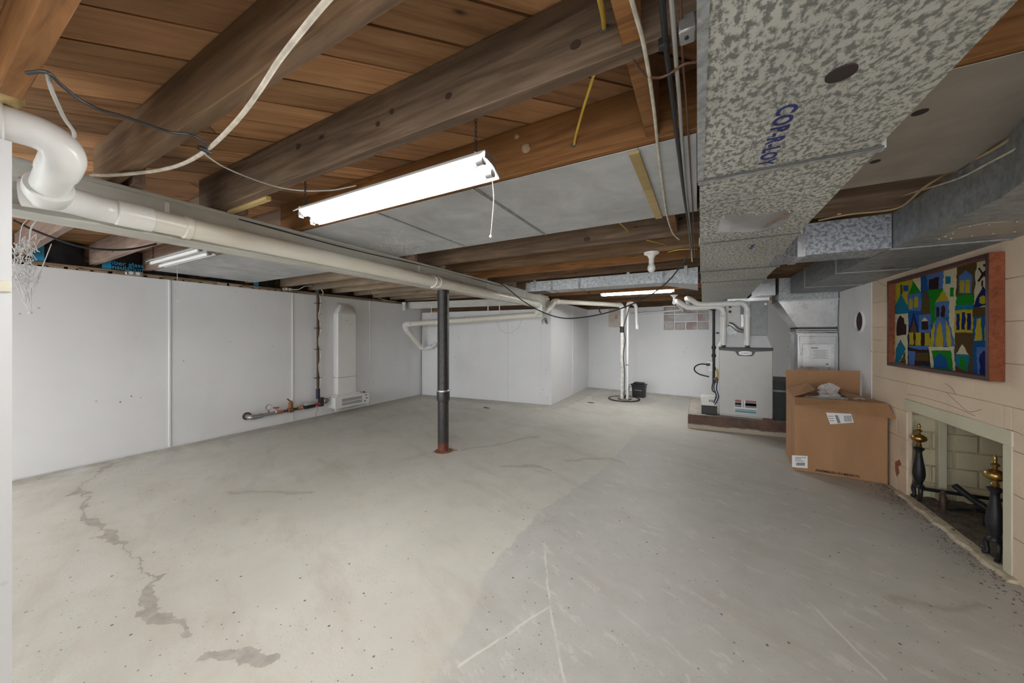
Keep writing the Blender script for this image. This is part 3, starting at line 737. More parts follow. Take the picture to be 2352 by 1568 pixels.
# puckered bright patch
m = MB(); n = 10
for j in range(n + 1):
    for i in range(n + 1):
        x = .075 + .23 * i / n; y = 1.50 + .06 * i / n + .24 * j / n
        e = math.sin(PI * i / n) * math.sin(PI * j / n)
        m.v.append((x, y, ZD - .002 - .022 * e ** .6 - .004 * math.sin(9 * i / n + 3 * j / n) * e))
m.f += [(j * (n + 1) + i, j * (n + 1) + i + 1, (j + 1) * (n + 1) + i + 1, (j + 1) * (n + 1) + i) for j in range(n) for i in range(n)]
pt = m.build('patch', 'shiny', td)
for x, y in ((.085, 1.515), (.19, 1.535), (.29, 1.56), (.085, 1.725), (.19, 1.755), (.3, 1.785), (.3, 1.67)):
    MB().sphere((x, y, ZD - .004), .005, 5).build('screw', 'steel', pt)
stn = [(.0, 0), (.05, -.01), (.09, .03), (.07, .08), (.02, .09), (-.03, .05)]

# ------------------------------------------------------------------ branch duct to the girder
bd = thing('branch_duct', 'flat galvanised branch duct hanging below the joists towards the girder', 'duct', (-.9, 3.7, 1.65))
y0, y1 = 3.6, 3.86
MB().box(-1.72, -.28, y0, y1, 1.662, 1.772).build('duct_run', 'duct_small', bd, smooth=False)
MB().prism([(-1.72, y0, 1.662), (-1.78, y0 + .01, 1.668), (-1.80, y0 + .05, 1.672), (-1.80, y1, 1.672), (-1.72, y1, 1.662)], (0, 0, .1)).build('end_cap', 'duct_small', bd)
MB().box(-1.76, -1.55, y0 + .03, y1 - .04, 1.655, 1.664).build('floor_register', 'rustpipe', bd, smooth=False)
MB().hexa([(-.28, y0, 1.662), (-.28, y1, 1.662), (-.0, y1 + .06, 1.602), (-.0, y0 - .03, 1.622), (-.28, y0, 1.772), (-.28, y1, 1.772), (-.0, y1 + .06, 1.78), (-.0, y0 - .03, 1.78)]).build('takeoff', 'duct_small', bd, smooth=False)
for x in (-1.45, -1.13, -.29): MB().box(x - .012, x + .012, y0 - .003, y1 + .003, 1.659, 1.774).build('slip_joint', 'duct_dark', bd, smooth=False)
for x in (-1.66, -.62, -.1): MB().box(x - .014, x + .014, y0 - .034 if x > -.2 else y0 - .006, y0 - .003, 1.70, 1.80).build('hanger_strap', 'steel', bd, smooth=False)

# ------------------------------------------------------------------ branch to the right duct
rb = thing('cross_duct', 'blue-grey spangled cross duct from trunk duct to the wall duct', 'duct', (.65, 2.6, 1.61))
MB().box(.50, .884, 2.5, 2.74, 1.605, 1.783).build('duct_run', 'duct_blue', rb, smooth=False)
MB().box(.50, .535, 2.493, 2.747, 1.598, 1.784).build('slip_joint', 'shiny', rb, smooth=False)
MB().hexa([(.385, 2.36, 1.598), (.50, 2.5, 1.603), (.50, 2.74, 1.603), (.40, 2.77, 1.598), (.385, 2.36, 1.783), (.50, 2.5, 1.783), (.50, 2.74, 1.783), (.40, 2.77, 1.783)]).build('takeoff', 'duct_blue', rb, smooth=False)

# ------------------------------------------------------------------ wall duct along the tan wall
rd = thing('wall_duct', 'dull grey duct running along the top of the tan wall', 'duct', (1.1, 2.8, 1.6))
left = [(.885, 4.70), (.885, 4.15), (.885, 3.32), (.888, 2.526), (.885, 1.95), (.875, 1.75), (.84, 1.6), (.785, 1.45), (.745, 1.3), (.71, .8)]
right = [(1.292, 4.70), (1.292, 4.15), (1.292, 3.32), (1.292, 2.526), (1.292, 1.95), (1.292, 1.6), (1.292, 1.4), (1.292, 1.25), (1.292, 1.1), (1.292, .8)]
for i in range(4):
    (a, b), (c, d) = left[i], left[i + 1]; e, f_ = right[i], right[i + 1]; g_ = .0025
    MB().hexa([(a, b - g_, 1.602), (e[0], e[1] - g_, 1.602), (f_[0], f_[1] + g_, 1.602), (c, d + g_, 1.602), (a, b - g_, 1.785), (e[0], e[1] - g_, 1.785), (f_[0], f_[1] + g_, 1.785), (c, d + g_, 1.785)]).build('duct_section', 'duct_dark', rd, smooth=False)
    if i: MB().box(a - .004, 1.296, b - .012, b + .012, 1.598, 1.787).build('drive_cleat', 'duct_small', rd, smooth=False)
L = left[4:]; R = right[4:]
MB().add([(x, y, z) for z in (1.602, 1.785) for x, y in L + R[::-1]], [tuple(range(12))[::-1], tuple(range(12, 24))] + [(i, (i + 1) % 12, 12 + (i + 1) % 12, 12 + i) for i in range(12)]).build('elbow', 'duct_dark', rd, ang=.5)
# patch with screws on its underside, and a slit
m = MB(); pc = [onZ(u, v, 1.599) for u, v in ((2150, 549), (2200, 525), (2270, 512), (2352, 508), (2400, 520), (2330, 535), (2200, 548))]
m.prism(pc, (0, 0, .003)).build('patch', 'sheet_brown', rd)
for u, v in ((2158, 549), (2172, 543), (2188, 536), (2228, 519), (2272, 516), (2335, 509), (2185, 547), (2233, 541), (2282, 536), (2330, 532)):
    p = onZ(u, v, 1.597); MB().sphere(p, .0045, 5).build('screw', 'steel', rd)
p = onZ(2038, 615, 1.601); MB().box(p.x - .03, p.x + .03, p.y - .006, p.y + .006, 1.5995, 1.603).build('slot', 'black', rd)
# ------------------------------------------------------------------ sheet-metal pans nailed under the joists
ZP = 1.787
def pan(x0, x1, y0, y1, mat, label, group=None, skew=0):
    return tag(MB().hexa([(x0, y0, ZP - .0025), (x1, y0, ZP - .0025), (x1 + skew, y1, ZP - .0025), (x0 + skew, y1, ZP - .0025), (x0, y0, ZP), (x1, y0, ZP), (x1 + skew, y1, ZP), (x0 + skew, y1, ZP)]).build('joist_pan', mat, None, smooth=False), label, 'sheet metal', group)
xa = onZ(1460, 345, ZP).x; xa2 = onZ(1516, 490, ZP).x
xb = onZ(1090, 433, ZP).x; xb2 = onZ(1252, 536, ZP).x
xc = onZ(870, 490, ZP).x; xc2 = onZ(1065, 568, ZP).x
PY0, PY1 = 1.222, 1.985
pan(xa + .01, -.004, PY0, PY1, 'sheet', 'small clean grey sheet-metal pan beside the trunk duct')
pB = pan(xb + .004, xa + .008, PY0, PY1, 'sheet', 'large scuffed grey sheet-metal pan next to the pine batten')
pC = pan(xc + .004, xb - .004, PY0, PY1, 'sheet', 'plain grey sheet-metal pan behind the end of the lit shop light')
o = pan(-2.135, xc - .004, PY0, PY1, 'sheet', 'grey sheet-metal pan dotted with white flecks beside the girder')
for x, pp in ((xb, pB), (xc, pC)): MB().box(x + .0045, x + .016, PY0, PY1, ZP - .006, ZP - .0024).build('seam', 'duct_dark', pp, smooth=False)
rnd = random.Random(3); m = MB()
for i in range(150):
    u, v = rnd.gauss(920, 42), rnd.gauss(565, 13); p = onZ(u, v, ZP - .0025); r = rnd.uniform(.0015, .006)
    if -2.13 < p.x < xc2 - .1 and PY0 < p.y < PY1 - .01: m.box(p.x - r, p.x + r, p.y - r * .6, p.y + r * .6, ZP - .0034, ZP - .0024)
fk = m.build('paint_flecks', 'paper', o, smooth=False); fk['kind'] = 'stuff'

tag(MB().hexa([(xa - .022, PY0 + .01, ZP - .014), (xa + .012, PY0 + .01, ZP - .014), (xa2 + .008, PY1 - .01, ZP - .014), (xa2 - .025, PY1 - .01, ZP - .014), (xa - .022, PY0 + .01, ZP - .003), (xa + .012, PY0 + .01, ZP - .003), (xa2 + .008, PY1 - .01, ZP - .003), (xa2 - .025, PY1 - .01, ZP - .003)]).build('pine_batten', 'lath'), 'bare pine batten across the grey sheet-metal pan', 'batten')
o = pan(.44, .88, 1.22, 1.99, 'sheet_brown', 'brownish sheet-metal pan with round holes right of the trunk duct')
for u, v, r in ((2113, 258, .017), (2010, 371, .015)):
    p = onZ(u, v, ZP - .003); MB().cyl((p.x, p.y, ZP - .0035), (p.x, p.y, ZP - .001), r, 20).build('hole', plain('hole_dark', (.025, .02, .02), .8), o)
pan(-3.9, -2.28, 1.26, 2.12, 'sheet', 'grey pan panel between girder and left wall, half nearest the girder')
pan(-4.68, -3.91, 1.26, 2.12, 'sheet', 'grey pan panel between girder and left wall, half touching the wall')
# more left batten: yellow lath at the end of the knotty joist
tag(MB().box(-2.12, -1.75, .84, .862, ZJ - .012, ZJ + .006).build('lath_strip', 'lath'), 'short yellow lath beside the girder end of the knotty joist', 'lath')
# ------------------------------------------------------------------ pipes
def pipe(parent, pts, r, mat='pvc', n=18, name='pipe', sub=6): return MB().tube(pts, r, n, sub).build(name, mat, parent)
def hub(parent, a, b, r, mat='pvc', name='coupling'):
    a, b = Vector(a), Vector(b); d = (b - a); L = d.length
    return MB().lathe(a, [(r * .93, 0), (r, .004), (r, L - .004), (r * .93, L)], 20, d).build(name, mat, parent)
def arc(c, e1, e2, r, n=7, a0=0, a1=PI / 2):
    c, e1, e2 = Vector(c), Vector(e1), Vector(e2)
    return [c + e1 * (r * math.cos(a0 + (a1 - a0) * i / n)) + e2 * (r * math.sin(a0 + (a1 - a0) * i / n)) for i in range(n + 1)]
dp = thing('drain_pipe', 'long stained white drain pipe along the side of the girder', 'pipe', (-2.1, 2.4, 1.6))
P0, P1 = Vector((-2.098, .43, 1.656)), Vector((-2.098, 4.62, 1.618)); dr = (P1 - P0).normalized()
pipe(dp, [P0 + dr * .12, P1], .047, 'pvc_old', 22)
for y, L in ((.66, .03), (2.42, .022), (3.45, .03), (3.72, .03)): hub(dp, P0 + dr * (y - .43), P0 + dr * (y - .43 + L), .0525, 'pvc' if y > 1 else 'pvc_old', 'clamp_band')
hub(dp, P0 + dr * .02, P0 + dr * .13, .052)
# sweep up to the big elbow over the partition
W0 = Vector((-2.03, .272, 1.645))
pipe(dp, [W0 + Vector((-.01, -.05, -.002)), W0, W0 + Vector((-.02, .06, .006)), P0 + Vector((0, -.02, 0)), P0 + dr * .06], .0485, 'pvc', 22, 'lower_elbow')
U1 = Vector((-1.80, .270, 1.705)); dv = (W0 - U1).normalized()
MB().lathe(W0 - dv * .075, [(.043, 0), (.0555, .001), (.0565, .004), (.0565, .07), (.045, .09)], 24, dv).build('wye_socket', 'pvc', dp)
pipe(dp, [U1, W0], .0445, 'pvc', 22, 'short_pipe')
up = [Vector(p) for p in ((-1.80, -.03, 1.765), (-1.788, .10, 1.77), (-1.782, .17, 1.772), (-1.772, .225, 1.768), (-1.766, .258, 1.748), (-1.778, .272, 1.722), (-1.81, .272, 1.702), (-1.85, .271, 1.69))]
pipe(dp, up, .0485, 'pvc', 24, 'upper_elbow', 5)
hub(dp, (-1.800, -.04, 1.765), (-1.785, .165, 1.772), .055, 'pvc', 'coupling')
# straps
for y in (.62, 2.24, 3.35, 4.3):
    MB().box(-2.149, -2.143, y - .008, y + .008, 1.63, 1.76).build('strap', 'white_plastic', dp)
for y in (2.36,):
    MB().tube([(-2.146, y, 1.69), (-2.10, y, 1.69), (-2.05, y, 1.66), (-2.046, y, 1.63), (-2.08, y, 1.59), (-2.12, y, 1.585)], .006, 6).build('pipe_hook', 'white_plastic', dp)
# trap at the far end
e = [P1, P1 + Vector((.0, .05, -.004)), P1 + Vector((.005, .085, -.04)), P1 + Vector((0, .09, -.09)), P1 + Vector((-.05, .11, -.125))]
pipe(dp, e, .046, 'pvc', 20, 'end_elbow')
hub(dp, P1 + Vector((0, -.01, 0)), P1 + Vector((0, .04, -.003)), .051)

d2 = thing('wall_drain_pipe', 'stained white drain pipe hung in front of the boxed-out corner', 'pipe', (-3.4, 4.85, 1.35))
A, B = Vector((-4.57, 4.45, 1.352)), Vector((-2.17, 4.98, 1.482))
dd = (B - A).normalized()
pipe(d2, [A + dd * .05, B], .046, 'pvc_old', 18)
pipe(d2, [A + dd * .1, A + dd * .02, A + Vector((-.03, .0, -.02)), A + Vector((-.035, .015, -.07)), A + Vector((-.03, .05, -.12))], .052, 'pvc', 18, 'elbow')
K = A + Vector((-.03, .05, -.12)); E_ = Vector((-4.58, 4.84, .915))
pipe(d2, [K, E_], .042, 'pvc_old', 16, 'sloping_pipe')
hub(d2, K, K + (E_ - K).normalized() * .06, .05); hub(d2, E_ - (E_ - K).normalized() * .06, E_, .05)
pipe(d2, [E_ - Vector((0, .02, -.02)), E_, E_ + Vector((.03, .05, -.02)), E_ + Vector((.08, .08, .0))], .038, 'pvc', 16, 'trap')
hub(d2, E_ + Vector((.06, .07, -.01)), E_ + Vector((.17, .09, .02)), .045, 'pvc', 'cleanout')
pipe(d2, [E_ + Vector((.14, .08, .01)), E_ + Vector((.22, .09, .04)), E_ + Vector((.26, .1, .1))], .03, 'pvc', 14, 'spout')
for t in (.55, 1.75): hub(d2, A + dd * t, A + dd * (t + .025), .05, 'white_plastic', 'clamp_band')
for t in (.5, 1.55, 1.75, 2.36):
    q_ = A + dd * t; MB().box(q_.x - .008, q_.x + .008, q_.y - .004, q_.y + .004, q_.z, 1.66).build('strap', 'white_plastic', d2)
# white fitting at the far corner of the left wall
wf_ = thing('wall_stub', 'short white stub fitting at the end of the header board', 'pipe', (-4.68, 4.5, 1.6))
MB().lathe((-4.68, 4.5, 1.60), [(.02, 0), (.034, .03), (.034, .05), (.024, .07), (.022, .10), (.038, .12), (.04, .15)], 14).build('fitting', 'pvc', wf_)
# pipes running back under the joists past the boxed-out corner
bp = thing('back_drain_pipe', 'beige drain pipe running under the joists towards the sump', 'pipe', (-1.9, 5.6, 1.65))
q0, q1 = onP(1272, 690, (-2.06, 5.3), (-1.2, 6.25)), Vector((-1.215, 6.26, 1.69))
q0 = Vector((-2.03, 5.18, 1.70))
pipe(bp, [q0, q1], .038, 'pvc_old', 16)
pipe(bp, [q1 - (q1 - q0).normalized() * .06, q1, q1 + Vector((.03, .02, -.05)), q1 + Vector((.032, .02, -.1))], .043, 'pvc', 16, 'elbow')
hub(bp, q0, q0 + (q1 - q0).normalized() * .07, .047, 'pvc_old')
pipe(bp, [q0 + Vector((-.02, -.02, .01)), q0 + Vector((0, -.06, -.04)), q0 + Vector((-.06, -.1, -.12)), q0 + Vector((-.10, -.15, -.18))], .036, 'pvc_old', 14, 'wye')
# sump: two risers, lid
sp = thing('sump_riser', 'tall scuffed white sump discharge pipe with a check valve', 'pipe', (-1.19, 6.28, 0))
pipe(sp, [(-1.19, 6.29, .02), (-1.19, 6.29, .6), (-1.187, 6.285, 1.2)], .031, plain('scuffed_pvc', (.70, .69, .66), .5, 0, .35, 16), 14, 'pipe')
MB().lathe((-1.187, 6.285, 1.2), [(.03, 0), (.042, .01), (.042, .04), (.036, .045), (.036, .07), (.042, .075), (.042, .1), (.034, .11)], 16).build('check_valve', 'black', sp)
pipe(sp, [(-1.187, 6.285, 1.3), (-1.184, 6.28, 1.60)], .03, 'pvc', 14, 'upper_pipe')
s2_ = thing('vent_riser', 'slim white riser with a looped outlet beside the sump discharge pipe', 'pipe', (-1.10, 6.3, 0))
pipe(s2_, [(-1.10, 6.3, .02), (-1.095, 6.3, 1.68)], .022, 'pvc', 14)
MB().tube([(-1.095, 6.3, 1.66), (-1.09, 6.31, 1.71), (-1.05, 6.35, 1.73), (-.99, 6.4, 1.70), (-.97, 6.42, 1.65)], .03, 14).build('elbow', 'pvc', s2_)
pipe(s2_, [(-.97, 6.42, 1.66), (-.962, 6.42, 1.4), (-.955, 6.42, 1.29)], .026, 'pvc', 14, 'drop_pipe')
hub(s2_, (-.957, 6.42, 1.33), (-.953, 6.42, 1.26), .029)
MB().hollow((-1.10, 6.3, .62), (-1.10, 6.3, .632), .024, .02, 14).build('band', 'black', s2_)
sm = thing('sump_cover', 'round black-ringed sump lid set in the floor', 'lid', (-1.17, 6.36, 0))
MB().cyl((-1.17, 6.36, .001), (-1.17, 6.36, .012), .26, 40).build('lid', 'concrete_old', sm)
MB().hollow((-1.17, 6.36, .002), (-1.17, 6.36, .018), .275, .245, 40).build('rim', 'black', sm)
MB().hollow((-1.15, 6.31, .008), (-1.15, 6.31, .018), .12, .09, 28).build('seal', 'black', sm)
MB().tube([(-1.15, 6.27, .03), (-1.14, 6.265, .5), (-1.165, 6.27, .8), (-1.13, 6.26, 1.05), (-1.15, 6.25, 1.3), (-1.10, 6.26, 1.5), (-1.05, 6.27, 1.68)], .007, 6).build('cord', 'black_wire', s2_)
# battery box
bt = thing('battery_box', 'black plastic battery box with handle beside the sump', 'battery box', (-.965, 6.72, 0))
bw = Vector((1, -.1, 0)).normalized(); bn = Vector((.1, 1, 0)).normalized(); bc = Vector((-.965, 6.74, 0))
def bb(s0, s1, t0, t1, z0, z1, ins=0):
    f = lambda s_, t_, z: bc + bw * s_ + bn * t_ + Vector((0, 0, z))
    return MB().hexa([f(s0 + ins, t0 + ins, z0), f(s1 - ins, t0 + ins, z0), f(s1 - ins, t1 - ins, z0), f(s0 + ins, t1 - ins, z0), f(s0, t0, z1), f(s1, t0, z1), f(s1, t1, z1), f(s0, t1, z1)])
bb(-.115, .115, -.085, .085, 0, .215, .012).build('case', 'black', bt, bev=.004)
bb(-.125, .125, -.095, .095, .215, .245).build('lid', 'black', bt, bev=.004)
bb(-.09, .09, -.06, .06, .245, .275).build('lid_top', 'black', bt, bev=.01)
bb(-.07, .07, -.092, -.088, .13, .14).build('ridge', 'steel', bt)
MB().tube([bc + Vector((-.12, -.05, .2)), bc + Vector((-.16, -.1, .17)), bc + Vector((-.17, -.14, .08)), bc + Vector((-.20, -.2, .06)), bc + Vector((-.21, -.3, .03))], .006, 6).build('lead', 'black_wire', bt)
MB().tube([bc + Vector((-.09, -.06, .25)), bc + Vector((-.15, -.12, .23)), bc + Vector((-.18, -.2, .10)), bc + Vector((-.20, -.32, .02))], .006, 6).build('lead', 'black_wire', bt)
# access panel on the back wall
ap = thing('access_panel', 'cream electrical panel cover with a red label on the back wall', 'panel', onBack(1412, 751))
a, b, c_, d_ = [onBack(u, v) for u, v in ((1400, 751), (1427, 751), (1427, 709), (1400, 709))]
MB().prism([a, b, c_, d_], (-.01, -.05, 0)).build('cover', plain('cream_enamel', (.62, .55, .48), .4), ap, bev=.004)
r0 = onBack(1415, 728) + Vector((-.01, -.052, 0)); MB().box(r0.x, r0.x + .05, r0.y - .004, r0.y - .001, r0.z - .03, r0.z + .04).build('label', 'red', ap)
MB().box(r0.x + .008, r0.x + .042, r0.y - .006, r0.y - .004, r0.z - .012, r0.z + .0).build('label_text', 'paper', ap)
MB().box(r0.x + .008, r0.x + .042, r0.y - .006, r0.y - .004, r0.z + .012, r0.z + .026).build('label_text', 'paper', ap)
hk = thing('strap_hook', 'small dark strap hanging from the joists before the cream panel', 'strap', (-1.62, 6.7, 1.55))
MB().tube([(-1.62, 6.40, 1.792), (-1.62, 6.40, 1.65), (-1.62, 6.41, 1.60), (-1.59, 6.42, 1.57)], .014, 8).build('strap', 'brown_wire', hk)

# ------------------------------------------------------------------ steel post
po = thing('steel_post', 'black painted steel post with rusty foot under the girder', 'post', (-2.225, 2.655, 0))
c = (-2.225, 2.655, 0)
k = NT('post_paint'); z_ = k.n('ShaderNodeSeparateXYZ'); k.link(k.n('ShaderNodeNewGeometry').outputs['Position'], z_.inputs[0])
n_ = k.noise(k.pos(), 30, 5, .7); hh = k.math('ADD', z_.outputs[2], k.math('MULTIPLY', n_, .05))
cc = k.mix(k.ramp(hh, [(.10, 1), (.125, 0)]), k.ramp(n_, [(.35, (.016, .015, .016)), (.65, (.04, .037, .035))]), k.ramp(n_, [(.4, (.10, .025, .018)), (.6, (.19, .05, .03))]))
cc = k.mix(k.ramp(k.voro(k.pos(), 26), [(.035, .8), (.06, 0)]), cc, (.5, .48, .44)); k.bump(n_, .3, .004); M['post'] = k.fin(cc, .38)
MB().lathe(c, [(.054, 0), (.054, .50), (.062, .505), (.064, .53), (.064, .60), (.058, .612), (.0565, .615), (.0565, 1.598)], 28).build('shaft', 'post', po)
MB().lathe(c, [(.060, .612), (.0645, .604), (.0645, .596)], 28).build('collar_ring', 'steel', po)
MB().lathe(c, [(.085, 0), (.08, .006), (.062, .012)], 20).build('rust_foot', plain('rust', (.17, .07, .03), .9, 0, .4, 40, .5), po)

# ------------------------------------------------------------------ white wall ventilator on the left wall
XW = -4.746
wv = thing('wall_ventilator', 'tall white wall ventilator with grille base and dials', 'ventilator', (-4.68, 3.38, .1))
MB().box(XW, XW + .115, 3.175, 3.475, .27, 1.47).build('column', 'white_metal', wv, bev=.004)
MB().hexa([(XW, 3.175, 1.47), (XW + .115, 3.175, 1.47), (XW + .115, 3.475, 1.47), (XW, 3.475, 1.47), (XW, 3.25, 1.61), (XW + .075, 3.25, 1.61), (XW + .075, 3.40, 1.61), (XW, 3.40, 1.61)]).build('tapered_top', 'white_metal', wv, bev=.004)
MB().box(XW, XW + .1175, 3.172, 3.478, .525, .53).build('joint', 'grey_ink', wv)
MB().hexa([(XW, 3.12, .245), (XW + .15, 3.12, .245), (XW + .15, 3.68, .225), (XW, 3.68, .225), (XW, 3.17, .285), (XW + .12, 3.17, .285), (XW + .12, 3.48, .28), (XW, 3.48, .28)]).build('shoulder', 'white_metal', wv)
gb = MB().box(XW, XW + .16, 3.10, 3.685, .085, .245).build('base_box', 'white_metal', wv, bev=.004)
for r in range(2):
    for i in range(30):
        y = 3.205 + i * .0115; MB().box(XW + .159, XW + .1615, y, y + .006, .115 + r * .055, .16 + r * .055).build('grille_slot', 'grey_ink', gb)
for i, (y, z) in enumerate(((3.615, .215), (3.625, .165), (3.595, .125))): MB().box(XW + .159, XW + .162, y - .012, y + .02, z - .006, z + .006).build('control_mark', 'black_ink', wv)
for y in (3.58, 3.635): MB().cyl((XW + .09, y, .232), (XW + .09, y, .262), .014, 12).build('dial', 'black', wv)
for y in (3.13, 3.66): MB().box(XW + .12, XW + .15, y - .012, y + .012, .05, .087).build('foot', 'white_metal', wv)
MB().tube([(XW + .116, 3.295 + i * .006, 1.375 + .004 * math.sin(i * 1.9)) for i in range(10)], .0018, 5).build('maker_mark', 'grey_ink', wv)
MB().tube([(XW + .1, 3.6, .09), (XW + .12, 3.57, .05), (XW + .1, 3.45, .035), (XW + .08, 3.25, .045)], .006, 6).build('power_cord', 'white_plastic', wv)

# ------------------------------------------------------------------ water meter line on the left wall
wm = thing('water_meter_line', 'rusty water service line with gauge, valve and meter along the left wall', 'pipe', (-4.66, 2.45, .15))
xw = -4.665
MB().tube([(-4.747, 2.07, .185), (-4.70, 2.07, .18), (xw, 2.085, .175), (xw, 2.13, .172), (xw, 2.2, .175)], .028, 12).build('elbow', 'steel', wm)
MB().cyl((-4.747, 2.07, .185), (-4.735, 2.07, .185), .045, 16).build('flange', 'rustpipe', wm)
MB().cyl((xw, 2.18, .175), (xw, 2.42, .178), .019, 12).build('pipe', 'steel', wm)
MB().cyl((xw, 2.40, .178), (xw, 2.86, .18), .017, 12).build('pipe', 'rustpipe', wm)
MB().cyl((xw, 2.36, .178), (xw, 2.43, .178), .022, 8).build('union', 'copper', wm)
g_ = MB().cyl((xw, 2.27, .19), (xw, 2.27, .235), .008, 8).build('gauge_stem', 'copper', wm)
MB().cyl((xw - .012, 2.27, .262), (xw + .012, 2.27, .262), .034, 20).build('gauge', 'steel', wm)
MB().cyl((xw + .0122, 2.27, .262), (xw + .014, 2.27, .262), .028, 20).build('gauge_face', 'paper', wm)
MB().cyl((xw, 2.355, .18), (xw, 2.355, .235), .01, 8).build('valve_stem', 'steel', wm)
MB().cyl((xw, 2.355, .175), (xw, 2.355, .205), .024, 10, .016).build('valve_body', 'steel', wm)
m = MB().hollow((xw, 2.355, .235), (xw, 2.355, .243), .034, .026, 16); m.box(xw - .03, xw + .03, 2.351, 2.359, .236, .242).build('valve_wheel', 'red', wm)
MB().lathe((xw, 2.53, .15), [(.036, 0), (.04, .02), (.04, .05), (.026, .06), (.026, .1), (.03, .11), (.02, .135), (.01, .15)], 12).build('regulator', plain('bronze_rust', (.33, .14, .06), .5, .6), wm)
MB().cyl((xw - .035, 2.53, .178), (xw + .035, 2.53, .178), .03, 10).build('regulator_body', 'iron', wm)
MB().tube([(xw, 2.52, .295), (xw, 2.50, .315), (xw, 2.49, .33)], .006, 5).build('regulator_screw', 'iron', wm)
MB().cyl((xw, 2.62, .18), (xw, 2.68, .18), .024, 8).build('union', 'copper', wm)
MB().box(xw - .04, xw + .04, 2.69, 2.84, .16, .20).build('meter_body', 'iron', wm, bev=.01)
MB().box(xw - .035, xw + .035, 2.70, 2.82, .20, .235).build('meter_head', plain('meter_glass', (.55, .56, .57), .3, .4), wm, bev=.008)
MB().cyl((xw, 2.84, .18), (xw, 2.92, .19), .021, 10).build('union', 'red', wm)
MB().cyl((xw - .02, 2.95, .15), (xw - .02, 2.95, .27), .036, 12).build('shutoff', 'iron', wm)
for dy in (0, .05, .09):
    MB().tube([Vector((xw, 2.96 + dy * .4, .22)) + Vector((0, .05 * math.cos(a), .035 * math.sin(a))) for a in [i * PI / 5 for i in range(11)]], .004, 5).build('wire_loop', 'rustpipe', wm)
MB().tube([(xw, 2.9, .16), (xw + .01, 2.87, .1), (xw, 2.86, .05), (xw, 2.88, .02)], .003, 5).build('ground_wire', 'copper', wm)
vp = thing('vertical_water_pipe', 'old brown vertical pipe with taped cable on the left wall', 'pipe', (-4.7, 2.92, .25))
MB().cyl((-4.70, 2.915, .26), (-4.70, 2.915, 1.78), .017, 12).build('pipe', 'rustpipe', vp)
MB().cyl((-4.70, 2.915, .26), (-4.70, 2.915, .40), .026, 12).build('sleeve', plain('dark_blue_sleeve', (.02, .022, .05), .5), vp)
MB().tube([(-4.68, 2.93 + .018 * math.sin(i * 1.7), .42 + i * .1) for i in range(14)], .006, 6).build('cable', 'white_wire', vp)
for z in (.55, .95, 1.25, 1.6): MB().box(-4.745, -4.675, 2.885, 2.955, z, z + .006).build('pipe_clip', 'iron', vp)

# ------------------------------------------------------------------ concrete pad, furnace and coil
k = NT('pad_paint'); n1 = k.noise(k.pos(), 7, 6, .7); z_ = k.n('ShaderNodeSeparateXYZ'); k.link(k.n('ShaderNodeNewGeometry').outputs['Position'], z_.inputs[0])
cc = k.ramp(n1, [(.3, (.085, .05, .04)), (.55, (.15, .09, .07)), (.75, (.24, .13, .08))])
hh = k.math('ADD', z_.outputs[2], k.math('MULTIPLY', k.math('SUBTRACT', n1, .5), .08))
cc = k.mix(k.ramp(hh, [(.045, 1), (.06, 0)]), cc, (.48, .42, .33)); cc = k.mix(k.ramp(z_.outputs[2], [(.171, 0), (.1735, 1)]), cc, k.ramp(n1, [(.3, (.36, .33, .29)), (.7, (.55, .52, .47))]))
k.bump(n1, .5, .01); M['pad'] = k.fin(cc, .8)
fp = MB().hexa([(-.112, 4.765, 0), (1.28, 4.86, 0), (1.28, 6.1, 0), (-.112, 6.0, 0), (-.109, 4.775, .175), (1.28, 4.87, .175), (1.28, 6.1, .175), (-.105, 6.0, .175)]).build('furnace_pad', 'pad', None, bev=.006)
tag(fp, 'brown-painted concrete pad under the furnace', 'pad')
FX0, FX1, FYF, FYB, FZ0, FZ1 = .228, .752, 4.85, 5.58, .176, 1.005
M['furnace'] = plain('furnace_enamel', (.53, .53, .52), .38, .1, .03)
M['furnace_dark'] = plain('furnace_trim', (.035, .037, .042), .4)
fu = thing('furnace', 'light grey gas furnace standing on the brown pad', 'furnace', (.49, 5.2, FZ0))
MB().box(FX0 + .005, FX1 - .005, FYF + .02, FYB, FZ0, FZ1 - .004).build('cabinet', 'furnace', fu, bev=.004)
MB().box(FX0, FX1, FYF, FYF + .03, FZ0 + .02, FZ1 - .03).build('front_panel', 'furnace', fu, bev=.005)
MB().box(FX0 - .003, FX1 + .003, FYF - .006, FYF + .06, FZ1 - .032, FZ1 + .002).build('top_trim', 'furnace_dark', fu, bev=.004)
xm = (FX0 + FX1) / 2
MB().prism([(FX0, FYF - .006, FZ1 - .028), (FX1, FYF - .006, FZ1 - .028), (FX1, FYF - .006, FZ1 - .034), (xm + .1, FYF - .006, FZ1 - .046), (xm + .078, FYF - .006, FZ1 - .09), (xm + .06, FYF - .006, FZ1 - .098), (xm - .06, FYF - .006, FZ1 - .098), (xm - .078, FYF - .006, FZ1 - .09), (xm - .1, FYF - .006, FZ1 - .046), (FX0, FYF - .006, FZ1 - .034)], (0, .012, 0)).build('badge_plate', plain('badge_grey', (.09, .09, .095), .4), fu)
n = 24; MB().prism([(xm + .062 * max(-1, min(1, 1.25 * math.cos(2 * PI * i / n))), FYF - .009, FZ1 - .064 + .023 * math.sin(2 * PI * i / n)) for i in range(n)], (0, .005, 0)).build('badge', 'steel', fu)
text('badge_lettering', 'LENNOX', .026, 'black_ink', fu, (xm, FYF - .0095, FZ1 - .065), (1, 0, 0), (0, 0, 1))
st = MB().box(.385, .6, FYF - .002, FYF, .235, .385).build('sticker', 'paper', fu)
